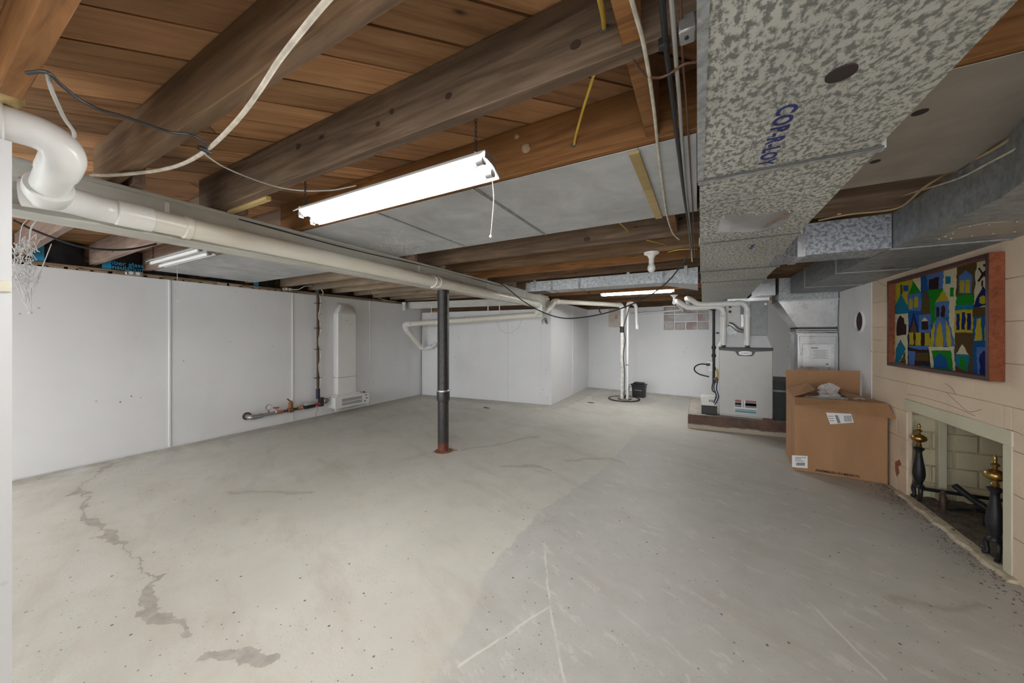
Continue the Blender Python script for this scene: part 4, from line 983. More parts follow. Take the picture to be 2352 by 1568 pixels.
def on_st(x0, x1, z0, z1, m_, nm='sticker_print'): MB().box(x0, x1, FYF - .0034, FYF - .0018, z0, z1).build(nm, m_, st)
on_st(.388, .452, .372, .384, 'red'); on_st(.49, .598, .372, .384, 'red'); on_st(.388, .452, .30, .37, 'grey_ink'); on_st(.49, .598, .30, .37, 'grey_ink')
on_st(.388, .452, .33, .345, 'black_ink'); on_st(.49, .598, .325, .352, 'black_ink'); on_st(.388, .598, .238, .262, plain('teal_print', (.1, .33, .4), .6)); on_st(.388, .598, .268, .278, 'grey_ink')
for i in range(5): on_st(.466, .476, .305 + i * .016, .313 + i * .016, 'black_ink')
MB().box(.66, .76, FYF - .03, FYF + .06, .176, .19).build('wood_shim', plain('red_shim', (.2, .07, .04), .8), fu)
MB().box(FX1 - .035, FX1 - .005, FYF - .003, FYF, FZ0 + .005, FZ0 + .02).build('lower_tab', 'steel', fu)
cb = thing('coil_cabinet', 'grey cooling-coil cabinet on a tapered collar above the furnace', 'coil cabinet', (.5, 5.2, 1.01))
MB().hexa([(.235, 4.87, 1.007), (.745, 4.87, 1.007), (.745, 5.5, 1.007), (.235, 5.5, 1.007), (.30, 4.97, 1.145), (.71, 4.97, 1.145), (.71, 5.45, 1.145), (.30, 5.45, 1.145)]).build('collar', plain('bright_collar', (.84, .85, .87), .4, 0, .03), cb, smooth=False)
CYF = 4.95
MB().box(.30, .71, CYF, 5.45, 1.145, 1.56).build('case', 'furnace', cb, bev=.003)
MB().box(.55, .712, CYF - .012, CYF, 1.15, 1.553).build('access_door', plain('coil_panel', (.24, .25, .26), .4, .3), cb, bev=.003)
MB().box(.305, .54, CYF - .004, CYF, 1.15, 1.555).build('open_front', plain('coil_sheet', (.52, .53, .52), .45, .2, .08), cb)
MB().box(.45, .50, CYF - .02, CYF - .004, 1.25, 1.53).build('channel', 'steel', cb, bev=.004)
MB().box(.452, .485, CYF - .024, CYF - .02, 1.40, 1.50).build('rating_label', 'grey_ink', cb)
MB().box(.685, .708, CYF - .0145, CYF - .012, 1.505, 1.53).build('label', 'paper', cb)
m = MB().cyl((.36, CYF - .002, 1.21), (.36, CYF - .045, 1.21), .06, 20); m.build('blower_housing', 'duct_small', cb)
m = MB().tube([(.33, CYF - .03, 1.29), (.37, CYF - .035, 1.27), (.42, CYF - .03, 1.22), (.48, CYF - .02, 1.2)], .028, 10); m.build('blower_neck', 'steel', cb)
for z in (1.44, 1.50): MB().cyl((.345, CYF - .002, z), (.345, CYF - .02, z), .016, 12).build('drain_plug', 'black', cb)
pl = thing('supply_plenum', 'bright sheet-metal plenum between coil cabinet and trunk duct', 'duct', (.55, 5.2, 1.56))
MB().box(.32, .74, 4.98, 5.45, 1.562, 1.598).build('neck', 'shiny', pl, smooth=False)
MB().box(.54, .76, 4.75, 5.5, 1.60, 1.785).build('side_box', 'shiny', pl, smooth=False)

# PVC flue and intake
for nm, lab, u0, up_ in (('intake_pipe', 'white vent pipe rising from the left of the furnace top', 1662, 0), ('exhaust_pipe', 'white vent pipe rising from the middle of the furnace top', 1714, 1)):
    t = thing(nm, lab, 'pipe', (.278 if not up_ else .51, 4.9, 1.0)); x = .275 if not up_ else .515; yy = 4.905
    z1 = 1.50 if not up_ else 1.535
    xe = -.10 if not up_ else .02
    pts = [(x, yy, 1.0), (x, yy, z1 - .1)] + [(x - .07 * (1 - math.cos(a)), yy, z1 - .08 + .08 * math.sin(a)) for a in [i * PI / 12 for i in range(1, 7)]] + [(x - .1, yy, z1), (xe + .05, yy, z1 + .0)]
    MB().tube(pts, .033, 16, 3).build('pipe', 'pvc', t)
    e2 = [(xe + .06, yy, z1), (xe, yy, z1 + .005), (xe - .05, yy + .01, z1 + .03), (xe - .1, yy + .04, z1 + .075), (xe - .14, yy + .12, z1 + .10), (xe - .15, yy + .25, z1 + .105)]
    MB().tube(e2, .033, 16, 3).build('elbow', 'pvc', t)
    hub(t, (x, yy, z1 - .17), (x, yy, z1 - .10), .037); hub(t, (x - .12, yy, z1), (x - .07, yy, z1), .037)
    MB().lathe((x, yy, 1.0), [(.045, 0), (.045, .012), (.034, .014), (.034, .03)], 16).build('flange', 'black', t)
    pipe(t, [(xe - .15, yy + .22, z1 + .105), (xe - .15, 7.3, z1 + .12)], .03, 'pvc', 12, 'run_to_wall')
bw_ = thing('back_wall_pipe', 'thin white pipe along the top of the back wall behind the sump risers', 'pipe', onBack(1560, 712))
fw_ = Vector((.02, -.06, 0)); pipe(bw_, [onBack(1445, 722) + fw_, onBack(1540, 714) + fw_, onBack(1640, 703) + fw_], .021, 'pvc', 10)
for u in (1480, 1600): hub(bw_, onBack(u, 718 - (u - 1480) * .09) + fw_ - WB * .02, onBack(u, 718 - (u - 1480) * .09) + fw_ + WB * .03, .027)
# black gas line left of furnace
gp = thing('gas_pipe', 'black iron gas pipe with valve beside the furnace', 'pipe', (.17, 4.88, .25))
MB().cyl((.172, 4.9, .55), (.172, 4.9, 1.475), .0155, 12).build('riser', 'iron', gp)
MB().cyl((.172, 4.9, 1.475), (.172, 5.3, 1.50), .016, 12).build('run', 'iron', gp)
MB().tube([(.02, 4.9, 1.485), (.1, 4.9, 1.485), (.172, 4.9, 1.475)], .016, 10).build('tee_arm', 'iron', gp)
for z in (.74, .90, 1.0, 1.47): MB().cyl((.172, 4.9, z - .018), (.172, 4.9, z + .018), .024, 10).build('fitting', 'iron', gp)
MB().box(.195, .23, 4.89, 4.91, 1.17, 1.19).build('valve_handle', 'black', gp)
MB().tube([(.18, 4.89, .62), (.205, 4.88, .6), (.215, 4.88, .68), (.2, 4.88, .74)], .012, 8).build('flex_connector', plain('yellow_flex', (.6, .45, .15), .5), gp)
cp = thing('condensate_pump', 'white and black condensate pump on the pad beside the furnace', 'pump', (.14, 4.93, .176))
MB().box(.04, .205, 4.86, 4.99, .176, .28).build('tank', 'black', cp, bev=.006)
MB().box(.035, .21, 4.855, 4.995, .28, .40).build('housing', 'white_plastic', cp, bev=.012)
for i in range(3): MB().box(.12 + i * .018, .128 + i * .018, 4.852, 4.856, .33, .36).build('vent_slot', 'black', cp)
for j, pts in enumerate(([(.18, 4.86, .30), (.22, 4.84, .4), (.2, 4.85, .5), (.215, 4.86, .62)], [(.17, 4.86, .32), (.195, 4.83, .42), (.17, 4.84, .52), (.2, 4.85, .64)], [(.19, 4.85, .45), (.155, 4.84, .48), (.16, 4.84, .56), (.2, 4.85, .58)])): MB().tube(pts, .007, 6).build('hose', 'black_wire' if j != 0 else plain('blue_cord', (.02, .03, .12), .5), cp)
ob = thing('furnace_outlet', 'small wall-type outlet box with black plug on the furnace side', 'outlet', (.13, 4.88, .75))
MB().box(.10, .16, 4.86, 4.9, .71, .83).build('box', 'steel', ob, bev=.004)
MB().box(.106, .154, 4.854, 4.86, .72, .82).build('plate', 'white_plastic', ob)
MB().tube([(.11, 4.85, .79), (.03, 4.84, .795), (-.03, 4.84, .76), (-.035, 4.84, .71), (.02, 4.85, .665), (.12, 4.86, .64)], .008, 8).build('cord', 'black_wire', ob)
MB().box(.09, .13, 4.835, 4.856, .775, .805).build('plug', 'black', ob, bev=.004)

# ------------------------------------------------------------------ return air drop
rt = thing('return_drop', 'shiny sheet-metal return air drop with a filter cabinet behind the cardboard box', 'duct', (1.08, 5.0, .3))
YF = 4.75
def rbox(nm, x0, x1, y0, y1, z0, z1, mat): return MB().box(x0, x1, y0, y1, z0, z1).build(nm, mat, rt, smooth=False)
rbox('upper_box', .79, 1.285, YF, 5.15, 1.535, 1.785, 'duct_small')
rbox('upper_flange', .785, 1.29, YF - .006, 5.155, 1.522, 1.538, 'shiny')
MB().hexa([(.955, YF + .03, 1.24), (1.285, YF + .03, 1.24), (1.285, 5.15, 1.24), (.955, 5.15, 1.24), (.79, YF, 1.522), (1.285, YF, 1.522), (1.285, 5.15, 1.522), (.79, 5.15, 1.522)]).build('transition', 'shiny', rt, smooth=False)
rbox('neck', .965, 1.283, YF + .05, 5.15, 1.19, 1.24, 'seam')
for z in (1.165, 1.185, 1.205): rbox('collar_fold', .945, 1.285, YF + .02, 5.15, z, z + .01, 'shiny')
rbox('lower_box', .955, 1.285, YF + .01, 5.15, .62, 1.165, 'shiny')
fd = MB().box(.968, 1.27, YF, YF + .012, .80, 1.14).build('filter_door', 'shiny', rt, bev=.003)
MB().box(.99, 1.255, YF - .006, YF, .815, 1.06).build('door_panel', plain('door_sheet', (.72, .73, .75), .35, .5), fd, bev=.003)
lb = MB().box(1.05, 1.225, YF - .0085, YF - .006, .835, 1.03).build('label_sheet', 'paper', rt)
for i in range(7): MB().box(1.075 + .01 * (i % 3), 1.205 - .02 * (i % 2), YF - .0095, YF - .0083, .99 - i * .014, .994 - i * .014).build('print_line', 'grey_ink', lb)
MB().box(1.065, 1.12, YF - .0095, YF - .0083, 1.012, 1.02).build('print_heading', 'black_ink', lb); MB().box(1.185, 1.205, YF - .0095, YF - .0083, .842, .852).build('print_mark', 'black_ink', lb)
rbox('base', .76, 1.285, 4.93, 5.5, .176, .62, plain('return_base', (.05, .055, .06), .45, .3))
MB().box(.76, .955, 4.92, 4.93, .5, .52).build('base_trim', 'duct_dark', rt)
# ------------------------------------------------------------------ glass-block window
def wpt(s_, z, d=0): return Vector((-2.13, 7.467, 0)) + WB * s_ + Vector((-WB.y, WB.x, 0)) * d + Vector((0, 0, z))
def wbox(s0, s1, z0, z1, d0, d1):
    p = [wpt(s0, 0, d0), wpt(s1, 0, d0), wpt(s1, 0, d1), wpt(s0, 0, d1)]
    return MB().hexa([(q_.x, q_.y, z0) for q_ in p] + [(q_.x, q_.y, z1) for q_ in p])
wn = thing('window_1', 'glass-block window with a small vent pane high in the back wall', 'window', wpt((w0 + w1) / 2, wz0)); wn['kind'] = 'structure'
k = NT('glass_block'); nn = k.noise(k.pos(), 3.2, 4, .6, .6); n9 = k.noise(k.pos(scale=(1, 1, 2.5)), 14, 4, .7, 1.2)
cc = k.ramp(nn, [(.38, (.30, .20, .18)), (.5, (.36, .30, .30)), (.62, (.42, .42, .38))]); k.bump(n9, .6, .01); k.fin(cc, .12, 0)
k.b.inputs['Transmission Weight'].default_value = .18; M['gblock'] = k.m
cw = (w1 - w0) / 4; rh = (wz1 - wz0) / 3
for r in range(3):
    for c_ in range(4):
        if r == 1 and c_ in (1, 2): continue
        s0 = w0 + c_ * cw; z0 = wz0 + r * rh
        wbox(s0 + .008, s0 + cw - .008, z0 + .008, z0 + rh - .008, .015, .10).build('glass_block', 'gblock', wn, bev=.01)
vt = wbox(w0 + cw + .008, w0 + 3 * cw - .008, wz0 + rh + .008, wz0 + 2 * rh - .008, .025, .09).build('vent_pane', plain('vent_glass', (.50, .51, .52), .15), wn, bev=.006)
m = wbox(w0 + cw, w0 + 3 * cw, wz0 + rh, wz0 + rh + .012, .005, .1)
for a in ((w0 + cw, w0 + cw + .012, wz0 + rh, wz0 + 2 * rh), (w0 + 3 * cw - .012, w0 + 3 * cw, wz0 + rh, wz0 + 2 * rh), (w0 + cw, w0 + 3 * cw, wz0 + 2 * rh - .012, wz0 + 2 * rh)):
    b_ = wbox(*a, .005, .1); m.add(b_.v, b_.f)
m.build('vent_frame', 'white_plastic', vt)
m = MB()
for i in range(5):
    if i in (0, 1, 3, 4, 2):
        for (za, zb) in (((wz0, wz1),) if i in (0, 1, 3, 4) else ((wz0, wz0 + rh), (wz0 + 2 * rh, wz1))):
            b_ = wbox(w0 + i * cw - .008, w0 + i * cw + .008, za, zb, .008, .105); m.add(b_.v, b_.f)
for i in range(4):
    b_ = wbox(w0, w1, wz0 + i * rh - .008, wz0 + i * rh + .008, .008, .105); m.add(b_.v, b_.f)
m.build('mortar', 'white_metal', wn)
m = MB()
for a in ((w0 - .02, w1 + .02, wz0 - .018, wz0), (w0 - .02, w1 + .02, wz1, wz1 + .012), (w0 - .02, w0, wz0, wz1), (w1, w1 + .02, wz0, wz1)):
    b_ = wbox(*a, -.006, .02); m.add(b_.v, b_.f)
m.build('window_frame', 'white_metal', wn)

# ------------------------------------------------------------------ cardboard box
def card():
    k = NT('cardboard'); a = k.noise(k.pos(scale=(1, 1, .3)), 9, 5); b = k.noise(k.pos(), 120, 2)
    c = k.ramp(a, [(.3, (.37, .205, .105)), (.7, (.43, .245, .13))]); k.bump(b, .06, .002); return k.fin(c, .75, 0, .25)
M['card'] = card(); M['card_in'] = plain('cardboard_inside', (.34, .19, .10), .8, 0, .1)
cx = thing('cardboard_box', 'big open cardboard box with white labels against the tan wall', 'box', (1.0, 3.95, 0))
a0, a1, b0, b1 = (.722, 3.70), (1.283, 3.69), (.757, 4.21), (1.283, 4.21); BZ = .60; T = .005
def panel_(nm, pts, nrm, mat='card'): return MB().prism([Vector(p) for p in pts], Vector(nrm) * T).build(nm, mat, cx, smooth=False)
fr = panel_('front_wall', [(*a0, 0), (*a1, 0), (*a1, .622), (*a0, .622)], (0, 1, 0))
panel_('left_wall', [(*a0, 0), (*b0, 0), (*b0, BZ + .03), (*a0, .622)], (1, 0, 0))
panel_('back_wall', [(*b0, 0), (*b1, 0), (*b1, BZ), (*b0, BZ)], (0, -1, 0))
panel_('right_wall', [(*a1, 0), (*b1, 0), (*b1, BZ), (*a1, .622)], (-1, 0, 0), 'card_in')
panel_('bottom', [(*a0, .002), (*a1, .002), (*b1, .002), (*b0, .002)], (0, 0, 1), 'card_in')
panel_('back_flap', [(*b0, BZ + .005), (*b1, BZ + .005), (1.29, 4.225, .83), (.757, 4.235, .815)], (0, -1, 0))
MB().add([(.722, 3.695, .622), (1.283, 3.685, .622), (1.294, 3.60, .527), (.712, 3.62, .568), (.722, 3.70, .627), (1.283, 3.69, .627), (1.294, 3.603, .532), (.712, 3.623, .573)], [(0, 1, 2, 3), (7, 6, 5, 4), (0, 4, 5, 1), (1, 5, 6, 2), (2, 6, 7, 3), (3, 7, 4, 0)]).build('front_flap', 'card', cx, smooth=False)
MB().hexa([(.722, 3.72, .625), (.757, 4.20, .632), (.90, 4.10, .705), (.88, 3.80, .685), (.722, 3.72, .63), (.757, 4.20, .637), (.90, 4.10, .71), (.88, 3.80, .69)]).build('left_flap', 'card', cx, smooth=False)
MB().hexa([(1.283, 3.70, .622), (1.283, 4.20, .60), (1.10, 4.16, .66), (1.12, 3.78, .60), (1.283, 3.70, .627), (1.283, 4.20, .605), (1.10, 4.16, .665), (1.12, 3.78, .605)]).build('right_flap', 'card_in', cx, smooth=False)
def front_y(x): return a0[1] + (x - a0[0]) * (a1[1] - a0[1]) / (a1[0] - a0[0])
def onF(u, v): return onP(u, v, a0, a1)
def lab(nm, q4):
    return MB().prism([onF(*q_) + Vector((0, -.0012, 0)) for q_ in q4], (0, .001, 0)).build(nm, 'paper', cx, smooth=False)
l1 = lab('shipping_label', [(1897, 947), (1955, 950), (1961, 970), (1907, 974)])
for i in range(9):
    u = 1938 + i * 2; MB().prism([onF(u, 954) + Vector((0, -.0022, 0)), onF(u + 1.1, 954) + Vector((0, -.0022, 0)), onF(u + 2.1, 968) + Vector((0, -.0022, 0)), onF(u + 1, 968) + Vector((0, -.0022, 0))], (0, .001, 0)).build('barcode_bar', 'grey_ink', l1, smooth=False)
MB().prism([onF(1917, 953) + Vector((0, -.0022, 0)), onF(1924, 953) + Vector((0, -.0022, 0)), onF(1931, 971) + Vector((0, -.0022, 0)), onF(1924, 971.5) + Vector((0, -.0022, 0))], (0, .001, 0)).build('print_block', 'grey_ink', l1, smooth=False)
for i in range(3): MB().prism([onF(1903 + i, 955 + i * 5) + Vector((0, -.0022, 0)), onF(1914 + i, 955 + i * 5) + Vector((0, -.0022, 0)), onF(1914 + i, 956.3 + i * 5) + Vector((0, -.0022, 0)), onF(1903 + i, 956.3 + i * 5) + Vector((0, -.0022, 0))], (0, .001, 0)).build('print_line', 'grey_ink', l1, smooth=False)
l2 = lab('product_label', [(1819, 1045), (1855, 1047), (1855, 1075), (1819, 1072)])
for i in range(10): MB().prism([onF(1829 + i * 2, 1062) + Vector((0, -.0022, 0)), onF(1830.2 + i * 2, 1062) + Vector((0, -.0022, 0)), onF(1830.2 + i * 2, 1069) + Vector((0, -.0022, 0)), onF(1829 + i * 2, 1069) + Vector((0, -.0022, 0))], (0, .001, 0)).build('barcode_bar', 'black_ink', l2, smooth=False)
for v, L in ((1049.5, 25), (1053, 14), (1057, 20)): MB().prism([onF(1826, v) + Vector((0, -.0022, 0)), onF(1826 + L, v + .5) + Vector((0, -.0022, 0)), onF(1826 + L, v + 1.8) + Vector((0, -.0022, 0)), onF(1826, v + 1.5) + Vector((0, -.0022, 0))], (0, .001, 0)).build('print_line', 'grey_ink', l2, smooth=False)
dxb = Vector((a1[0] - a0[0], a1[1] - a0[1], 0)).normalized()
t0 = onF(1922, 1085); t0.z = .031; text('lettering', 'ASSEMBLED IN MEXICO', .0255, 'black_ink', cx, t0 + Vector((0, -.003, 0)), dxb, (0, 0, 1), .002, bold=.02)
# crumpled clear plastic in the box
k = NT('clear_plastic'); k.fin((.9, .9, .9), .12); k.b.inputs['Alpha'].default_value = .38; M['clear'] = k.m
def crumple(nm, c, r, seed, sc, label):
    rnd = random.Random(seed); m = MB().sphere(c, r, 9, sc)
    vs = []
    for v in m.v:
        f = rnd.uniform(.62, 1.18); vs.append(tuple(ci + (vi - ci) * f for vi, ci in zip(v, c)))
    m.v = vs; return tag(m.build(nm, 'clear', None, smooth=False), label, 'plastic')
crumple('plastic_bag', (1.0, 3.92, .665), .075, 4, (1.0, 1, .85), 'crumpled clear plastic bag standing up in the cardboard box')
crumple('plastic_wrap', (.99, 3.86, .60), .10, 9, (1.7, .9, .35), 'flat crumpled plastic wrap at the top of the cardboard box')
crumple('foam_scrap', (1.19, 3.85, .62), .05, 12, (1.0, 1.1, .3), 'small torn white wrap by the wall side of the box')

# ------------------------------------------------------------------ framed tufted picture of houses
pc_ = thing('framed_rug_picture', 'framed tufted picture of colourful houses and towers on the tan wall', 'picture', (1.27, 3.09, .92))
py0, py1, pz0, pz1 = 2.578, 3.60, .925, 1.555; XF = 1.248
M['frame_red'] = wood('frame_wood', (.13, .035, .015), (.26, .075, .03), (.33, .11, .05), rot=PI / 2, knots=False, var=0)
M['frame_dark'] = plain('frame_edge', (.045, .012, .012), .5)
fw = .022
for nm, b_ in (('frame_bar', (py0, py0 + fw, pz0, pz1)), ('frame_bar', (py1 - fw, py1, pz0, pz1)), ('frame_bar', (py0 + fw, py1 - fw, pz0, pz0 + fw)), ('frame_bar', (py0 + fw, py1 - fw, pz1 - fw, pz1))):
    o = MB().box(XF, XR - .001, b_[0], b_[1], b_[2], b_[3]).build(nm, 'frame_red', pc_, bev=.002)
    MB().box(XF - .0015, XF, b_[0] + .001, b_[1] - .001, b_[2] + .001, b_[3] - .001).build('front_edge', 'frame_dark', o)
# the picture, drawn as patches of pile: corners of the tufted field as seen, mapped to the field itself
TL, TR, BR_, BL_ = (410, 410), (1358, 148), (1365, 1412), (405, 1282)
def homog(src):
    import itertools
    dst = ((0, 1), (1, 1), (1, 0), (0, 0)); A = []; b = []
    for (x, y), (s_, t_) in zip(src, dst):
        A.append([x, y, 1, 0, 0, 0, -s_ * x, -s_ * y]); b.append(s_); A.append([0, 0, 0, x, y, 1, -t_ * x, -t_ * y]); b.append(t_)
    n = 8
    for i in range(n):
        p = max(range(i, n), key=lambda r: abs(A[r][i])); A[i], A[p] = A[p], A[i]; b[i], b[p] = b[p], b[i]
        for r in range(n):
            if r != i:
                f = A[r][i] / A[i][i]; A[r] = [x - f * y for x, y in zip(A[r], A[i])]; b[r] -= f * b[i]
    return [b[i] / A[i][i] for i in range(n)] + [1]
HM = homog((TL, TR, BR_, BL_))
def st_(x, y):
    w_ = HM[6] * x + HM[7] * y + 1
    return (HM[0] * x + HM[1] * y + HM[2]) / w_, (HM[3] * x + HM[4] * y + HM[5]) / w_
def pile(name, col):
    k = NT(name); a = k.noise(k.pos(), 160, 3, .7); c = k.ramp(a, [(.3, tuple(x * .6 for x in col)), (.65, col)]); k.bump(a, .9, .006); return k.fin(c, .95, 0, .1)
RC = dict(cream=pile('pile_cream', (.62, .56, .38)), teal=pile('pile_teal', (.012, .17, .27)), blue=pile('pile_blue', (.08, .17, .42)), yellow=pile('pile_yellow', (.44, .35, .02)), green=pile('pile_green', (.01, .22, .015)),
          brown=pile('pile_brown', (.095, .06, .02)), dark=pile('pile_dark', (.035, .014, .016)), navy=pile('pile_navy', (.012, .018, .12)), royal=pile('pile_royal', (.01, .09, .28)), gold=pile('pile_gold', (.46, .38, .03)))
XB = XR - .016
fy = lambda s_: py1 - fw - s_ * (py1 - py0 - 2 * fw)
fz = lambda t_: pz0 + fw + t_ * (pz1 - pz0 - 2 * fw)
bk = MB().box(XB, XR - .002, py0 + fw, py1 - fw, pz0 + fw, pz1 - fw).build('tufted_ground', RC['teal'], pc_)
LAYER = [0]
def patch(col, pts, lv=1):
    LAYER[0] += 1
    rnd = random.Random(LAYER[0]); q_ = [st_(*p) for p in pts]; out = []
    for i in range(len(q_)):                              # ragged tufted outline
        a, b = q_[i], q_[(i + 1) % len(q_)]; L = math.hypot(b[0] - a[0], b[1] - a[1]); n = max(1, int(L / .03))
        for j in range(n):
            t = j / n; jx, jy = (rnd.uniform(-.006, .006), rnd.uniform(-.006, .006)) if j else (0, 0)
            out.append((min(1, max(0, a[0] + (b[0] - a[0]) * t + jx)), min(1, max(0, a[1] + (b[1] - a[1]) * t + jy))))
    h = .0015 * lv + LAYER[0] * .00003
    MB().prism([(XB - h, fy(s_), fz(t_)) for s_, t_ in out], (h, 0, 0)).build('pile_patch', RC[col], pc_, smooth=False)
R_ = lambda x0, y0, x1, y1: [(x0, y0), (x1, y0), (x1, y1), (x0, y1)]
B_ = [('gold', [(410, 410), (580, 362), (570, 560), (520, 660), (410, 660)]), ('cream', [(580, 360), (660, 340), (655, 500), (610, 480)]), ('royal', [(655, 340), (720, 320), (740, 560), (660, 560)]),
      ('blue', [(710, 322), (880, 275), (880, 470), (730, 480)]), ('cream', [(875, 275), (1000, 240), (990, 1110), (920, 1110), (930, 620), (870, 500)]), ('brown', [(1000, 240), (1185, 195), (1175, 560), (990, 560)]),
      ('cream', [(1180, 195), (1358, 148), (1360, 660), (1150, 670)]), ('green', [(725, 480), (870, 465), (880, 780), (760, 850)]), ('royal', [(540, 700), (680, 690), (760, 850), (760, 960), (540, 950)]),
      ('blue', [(530, 530), (660, 510), (660, 710), (540, 710)]), ('brown', [(690, 470), (740, 560), (750, 745), (655, 750)]), ('dark', [(540, 950), (750, 950), (760, 1310), (530, 1300)]), ('brown', [(985, 930), (1150, 930), (1150, 1385), (980, 1370)]),
      ('royal', [(1150, 770), (1362, 760), (1365, 1412), (1150, 1390)])]
B2 = [('green', [(590, 390), (655, 505), (540, 530)]), ('royal', R_(495, 430, 540, 495)), ('brown', [(465, 420), (482, 430), (480, 530), (462, 520)]), ('gold', R_(430, 450, 448, 530)), ('teal', [(465, 525), (525, 640), (525, 740), (412, 740), (412, 660)]),
      ('yellow', [(560, 570), (580, 590), (578, 685), (548, 690), (548, 590)]), ('yellow', [(615, 545), (636, 570), (634, 665), (600, 675), (598, 570)]), ('dark', [(740, 370), (835, 345), (825, 470), (738, 480)]),
      ('yellow', [(872, 490), (925, 600), (800, 620)]), ('blue', [(800, 620), (925, 600), (920, 770), (800, 780)]), ('dark', [(820, 660), (842, 680), (840, 770), (808, 775), (808, 680)]), ('dark', [(878, 645), (895, 670), (893, 770), (855, 775), (857, 670)]),
      ('teal', R_(895, 340, 940, 420)), ('green', R_(940, 460, 972, 555)), ('blue', [(1085, 275), (1140, 330), (1140, 520), (1020, 525), (1025, 340)]), ('yellow', R_(1035, 385, 1075, 515)), ('yellow', R_(1085, 380, 1128, 520)), ('green', [(1000, 545), (1160, 530), (1155, 640), (1000, 650)]),
      ('teal', [(990, 650), (1155, 640), (1150, 700), (985, 705)]), ('gold', [(985, 705), (1150, 695), (1150, 945), (980, 940)]), ('navy', R_(1000, 740, 1030, 915)), ('navy', R_(1050, 725, 1082, 910)), ('navy', R_(1100, 735, 1135, 915)),
      ('navy', [(1240, 450), (1345, 650), (1155, 670)]), ('yellow', [(1247, 545), (1280, 570), (1280, 625), (1245, 640), (1212, 625), (1215, 565)]), ('brown', [(1150, 675), (1360, 660), (1360, 765), (1150, 770)]), ('gold', [(1190, 795), (1225, 785), (1235, 1025), (1165, 1030)]), ('gold', [(1285, 780), (1338, 800), (1335, 1020), (1262, 1025), (1270, 850)]),
      ('dark', [(1197, 262), (1210, 256), (1292, 370), (1280, 378)]), ('dark', [(1292, 232), (1304, 240), (1205, 402), (1193, 395)]), ('dark', [(1232, 390), (1240, 390), (1238, 450), (1230, 450)]), ('dark', [(1245, 222), (1262, 218), (1268, 240), (1248, 245)]),
      ('cream', [(412, 745), (535, 735), (535, 960), (520, 985), (412, 985)]), ('dark', [(465, 755), (500, 790), (505, 850), (522, 855), (520, 970), (428, 980), (430, 850), (440, 800)]), ('cream', [(410, 985), (525, 980), (530, 1300), (405, 1282)]), ('teal', [(465, 1020), (518, 1130), (450, 1285), (408, 1280), (420, 1130)]), ('brown', [(515, 1150), (515, 1295), (450, 1285)]),
      ('navy', [(590, 730), (640, 940), (540, 940)]), ('brown', [(595, 800), (625, 940), (560, 945)]), ('blue', [(650, 750), (755, 740), (755, 945), (650, 945)]), ('dark', R_(670, 820, 735, 912)), ('cream', [(700, 778), (735, 820), (670, 822)]),
      ('yellow', R_(550, 945, 590, 1080)), ('yellow', R_(612, 945, 660, 1085)), ('yellow', R_(700, 950, 745, 1090)), ('blue', [(535, 1090), (740, 1090), (720, 1135), (640, 1130), (600, 1120), (560, 1110)]), ('brown', R_(610, 1165, 735, 1255)), ('blue', [(545, 1145), (605, 1150), (600, 1305), (548, 1300)]),
      ('blue', [(845, 760), (900, 800), (950, 900), (985, 1090), (750, 1090), (770, 920), (800, 820)]), ('yellow', [(845, 810), (870, 900), (880, 1095), (805, 1095), (820, 900)]), ('gold', [(905, 810), (945, 920), (955, 1090), (915, 1095), (905, 950)]), ('gold', [(800, 820), (800, 900), (785, 1090), (752, 1095), (765, 920)]),
      ('cream', [(735, 1100), (978, 1095), (972, 1180), (990, 1358), (960, 1350), (940, 1140), (770, 1140), (800, 1335), (760, 1325)]), ('green', [(765, 1145), (950, 1135), (975, 1345), (800, 1335)]), ('royal', [(850, 1168), (910, 1215), (935, 1340), (785, 1330), (795, 1220)]),
      ('cream', [(1055, 1070), (1112, 1180), (1000, 1175)]), ('teal', [(1000, 1180), (1120, 1182), (1110, 1370), (1000, 1300)]), ('green', [(1035, 1200), (1085, 1210), (1095, 1370), (1035, 1310)]), ('blue', [(1190, 1100), (1310, 1090), (1310, 1405), (1200, 1395)]), ('navy', [(1260, 1130), (1300, 1180), (1290, 1400), (1220, 1390), (1222, 1180)])]
for c_, p in B_: patch(c_, p, 1)
for c_, p in B2: patch(c_, p, 2)

# ------------------------------------------------------------------ andirons and grate
def andiron(x, y, label):
    sl = lambda pr: [(r * .62, h) for r, h in pr]
    t = thing('andiron', label, 'andiron', (x, y, .02)); z = .02
    sh = MB().lathe((x, y, z), sl([(.03, .085), (.042, .09), (.042, .10), (.026, .112), (.03, .125), (.046, .155), (.05, .18), (.046, .22), (.032, .28), (.024, .32), (.025, .335), (.042, .35), (.045, .356), (.03, .362), (.018, .366)]), 24).build('shaft', 'iron', t)
    fn = MB().lathe((x, y, z), sl([(.016, .364), (.022, .37), (.024, .378), (.017, .385), (.02, .395), (.04, .402), (.058, .412), (.063, .424), (.058, .436), (.04, .446), (.018, .452), (.012, .456), (.014, .466), (.026, .474), (.027, .478), (.014, .484), (.009, .49), (.012, .5), (.014, .508), (.009, .518), (.003, .525)]), 24).build('finial', 'brass', t)
    for s_ in (-1, 1):
        MB().tube([(x, y + s_ * .008, z + .09), (x - .006, y + s_ * .035, z + .088), (x - .010, y + s_ * .043, z + .06), (x - .008, y + s_ * .036, z + .02), (x - .018, y + s_ * .046, z + .007)], [.012, .012, .011, .0095, .01], 10).build('leg', 'iron', t)
    MB().box(x, x + .42, y - .01, y + .01, z + .07, z + .09).build('log_bar', 'iron', t, bev=.003)
    MB().box(x + .40, x + .42, y - .01, y + .01, z - .0, z + .08).build('rear_leg', 'iron', t)
    return t
andiron(1.335, 3.40, 'brass-topped black andiron on the side towards the cardboard box')
andiron(1.32, 2.685, 'brass-topped black andiron at the bare-jamb side of the fireplace')
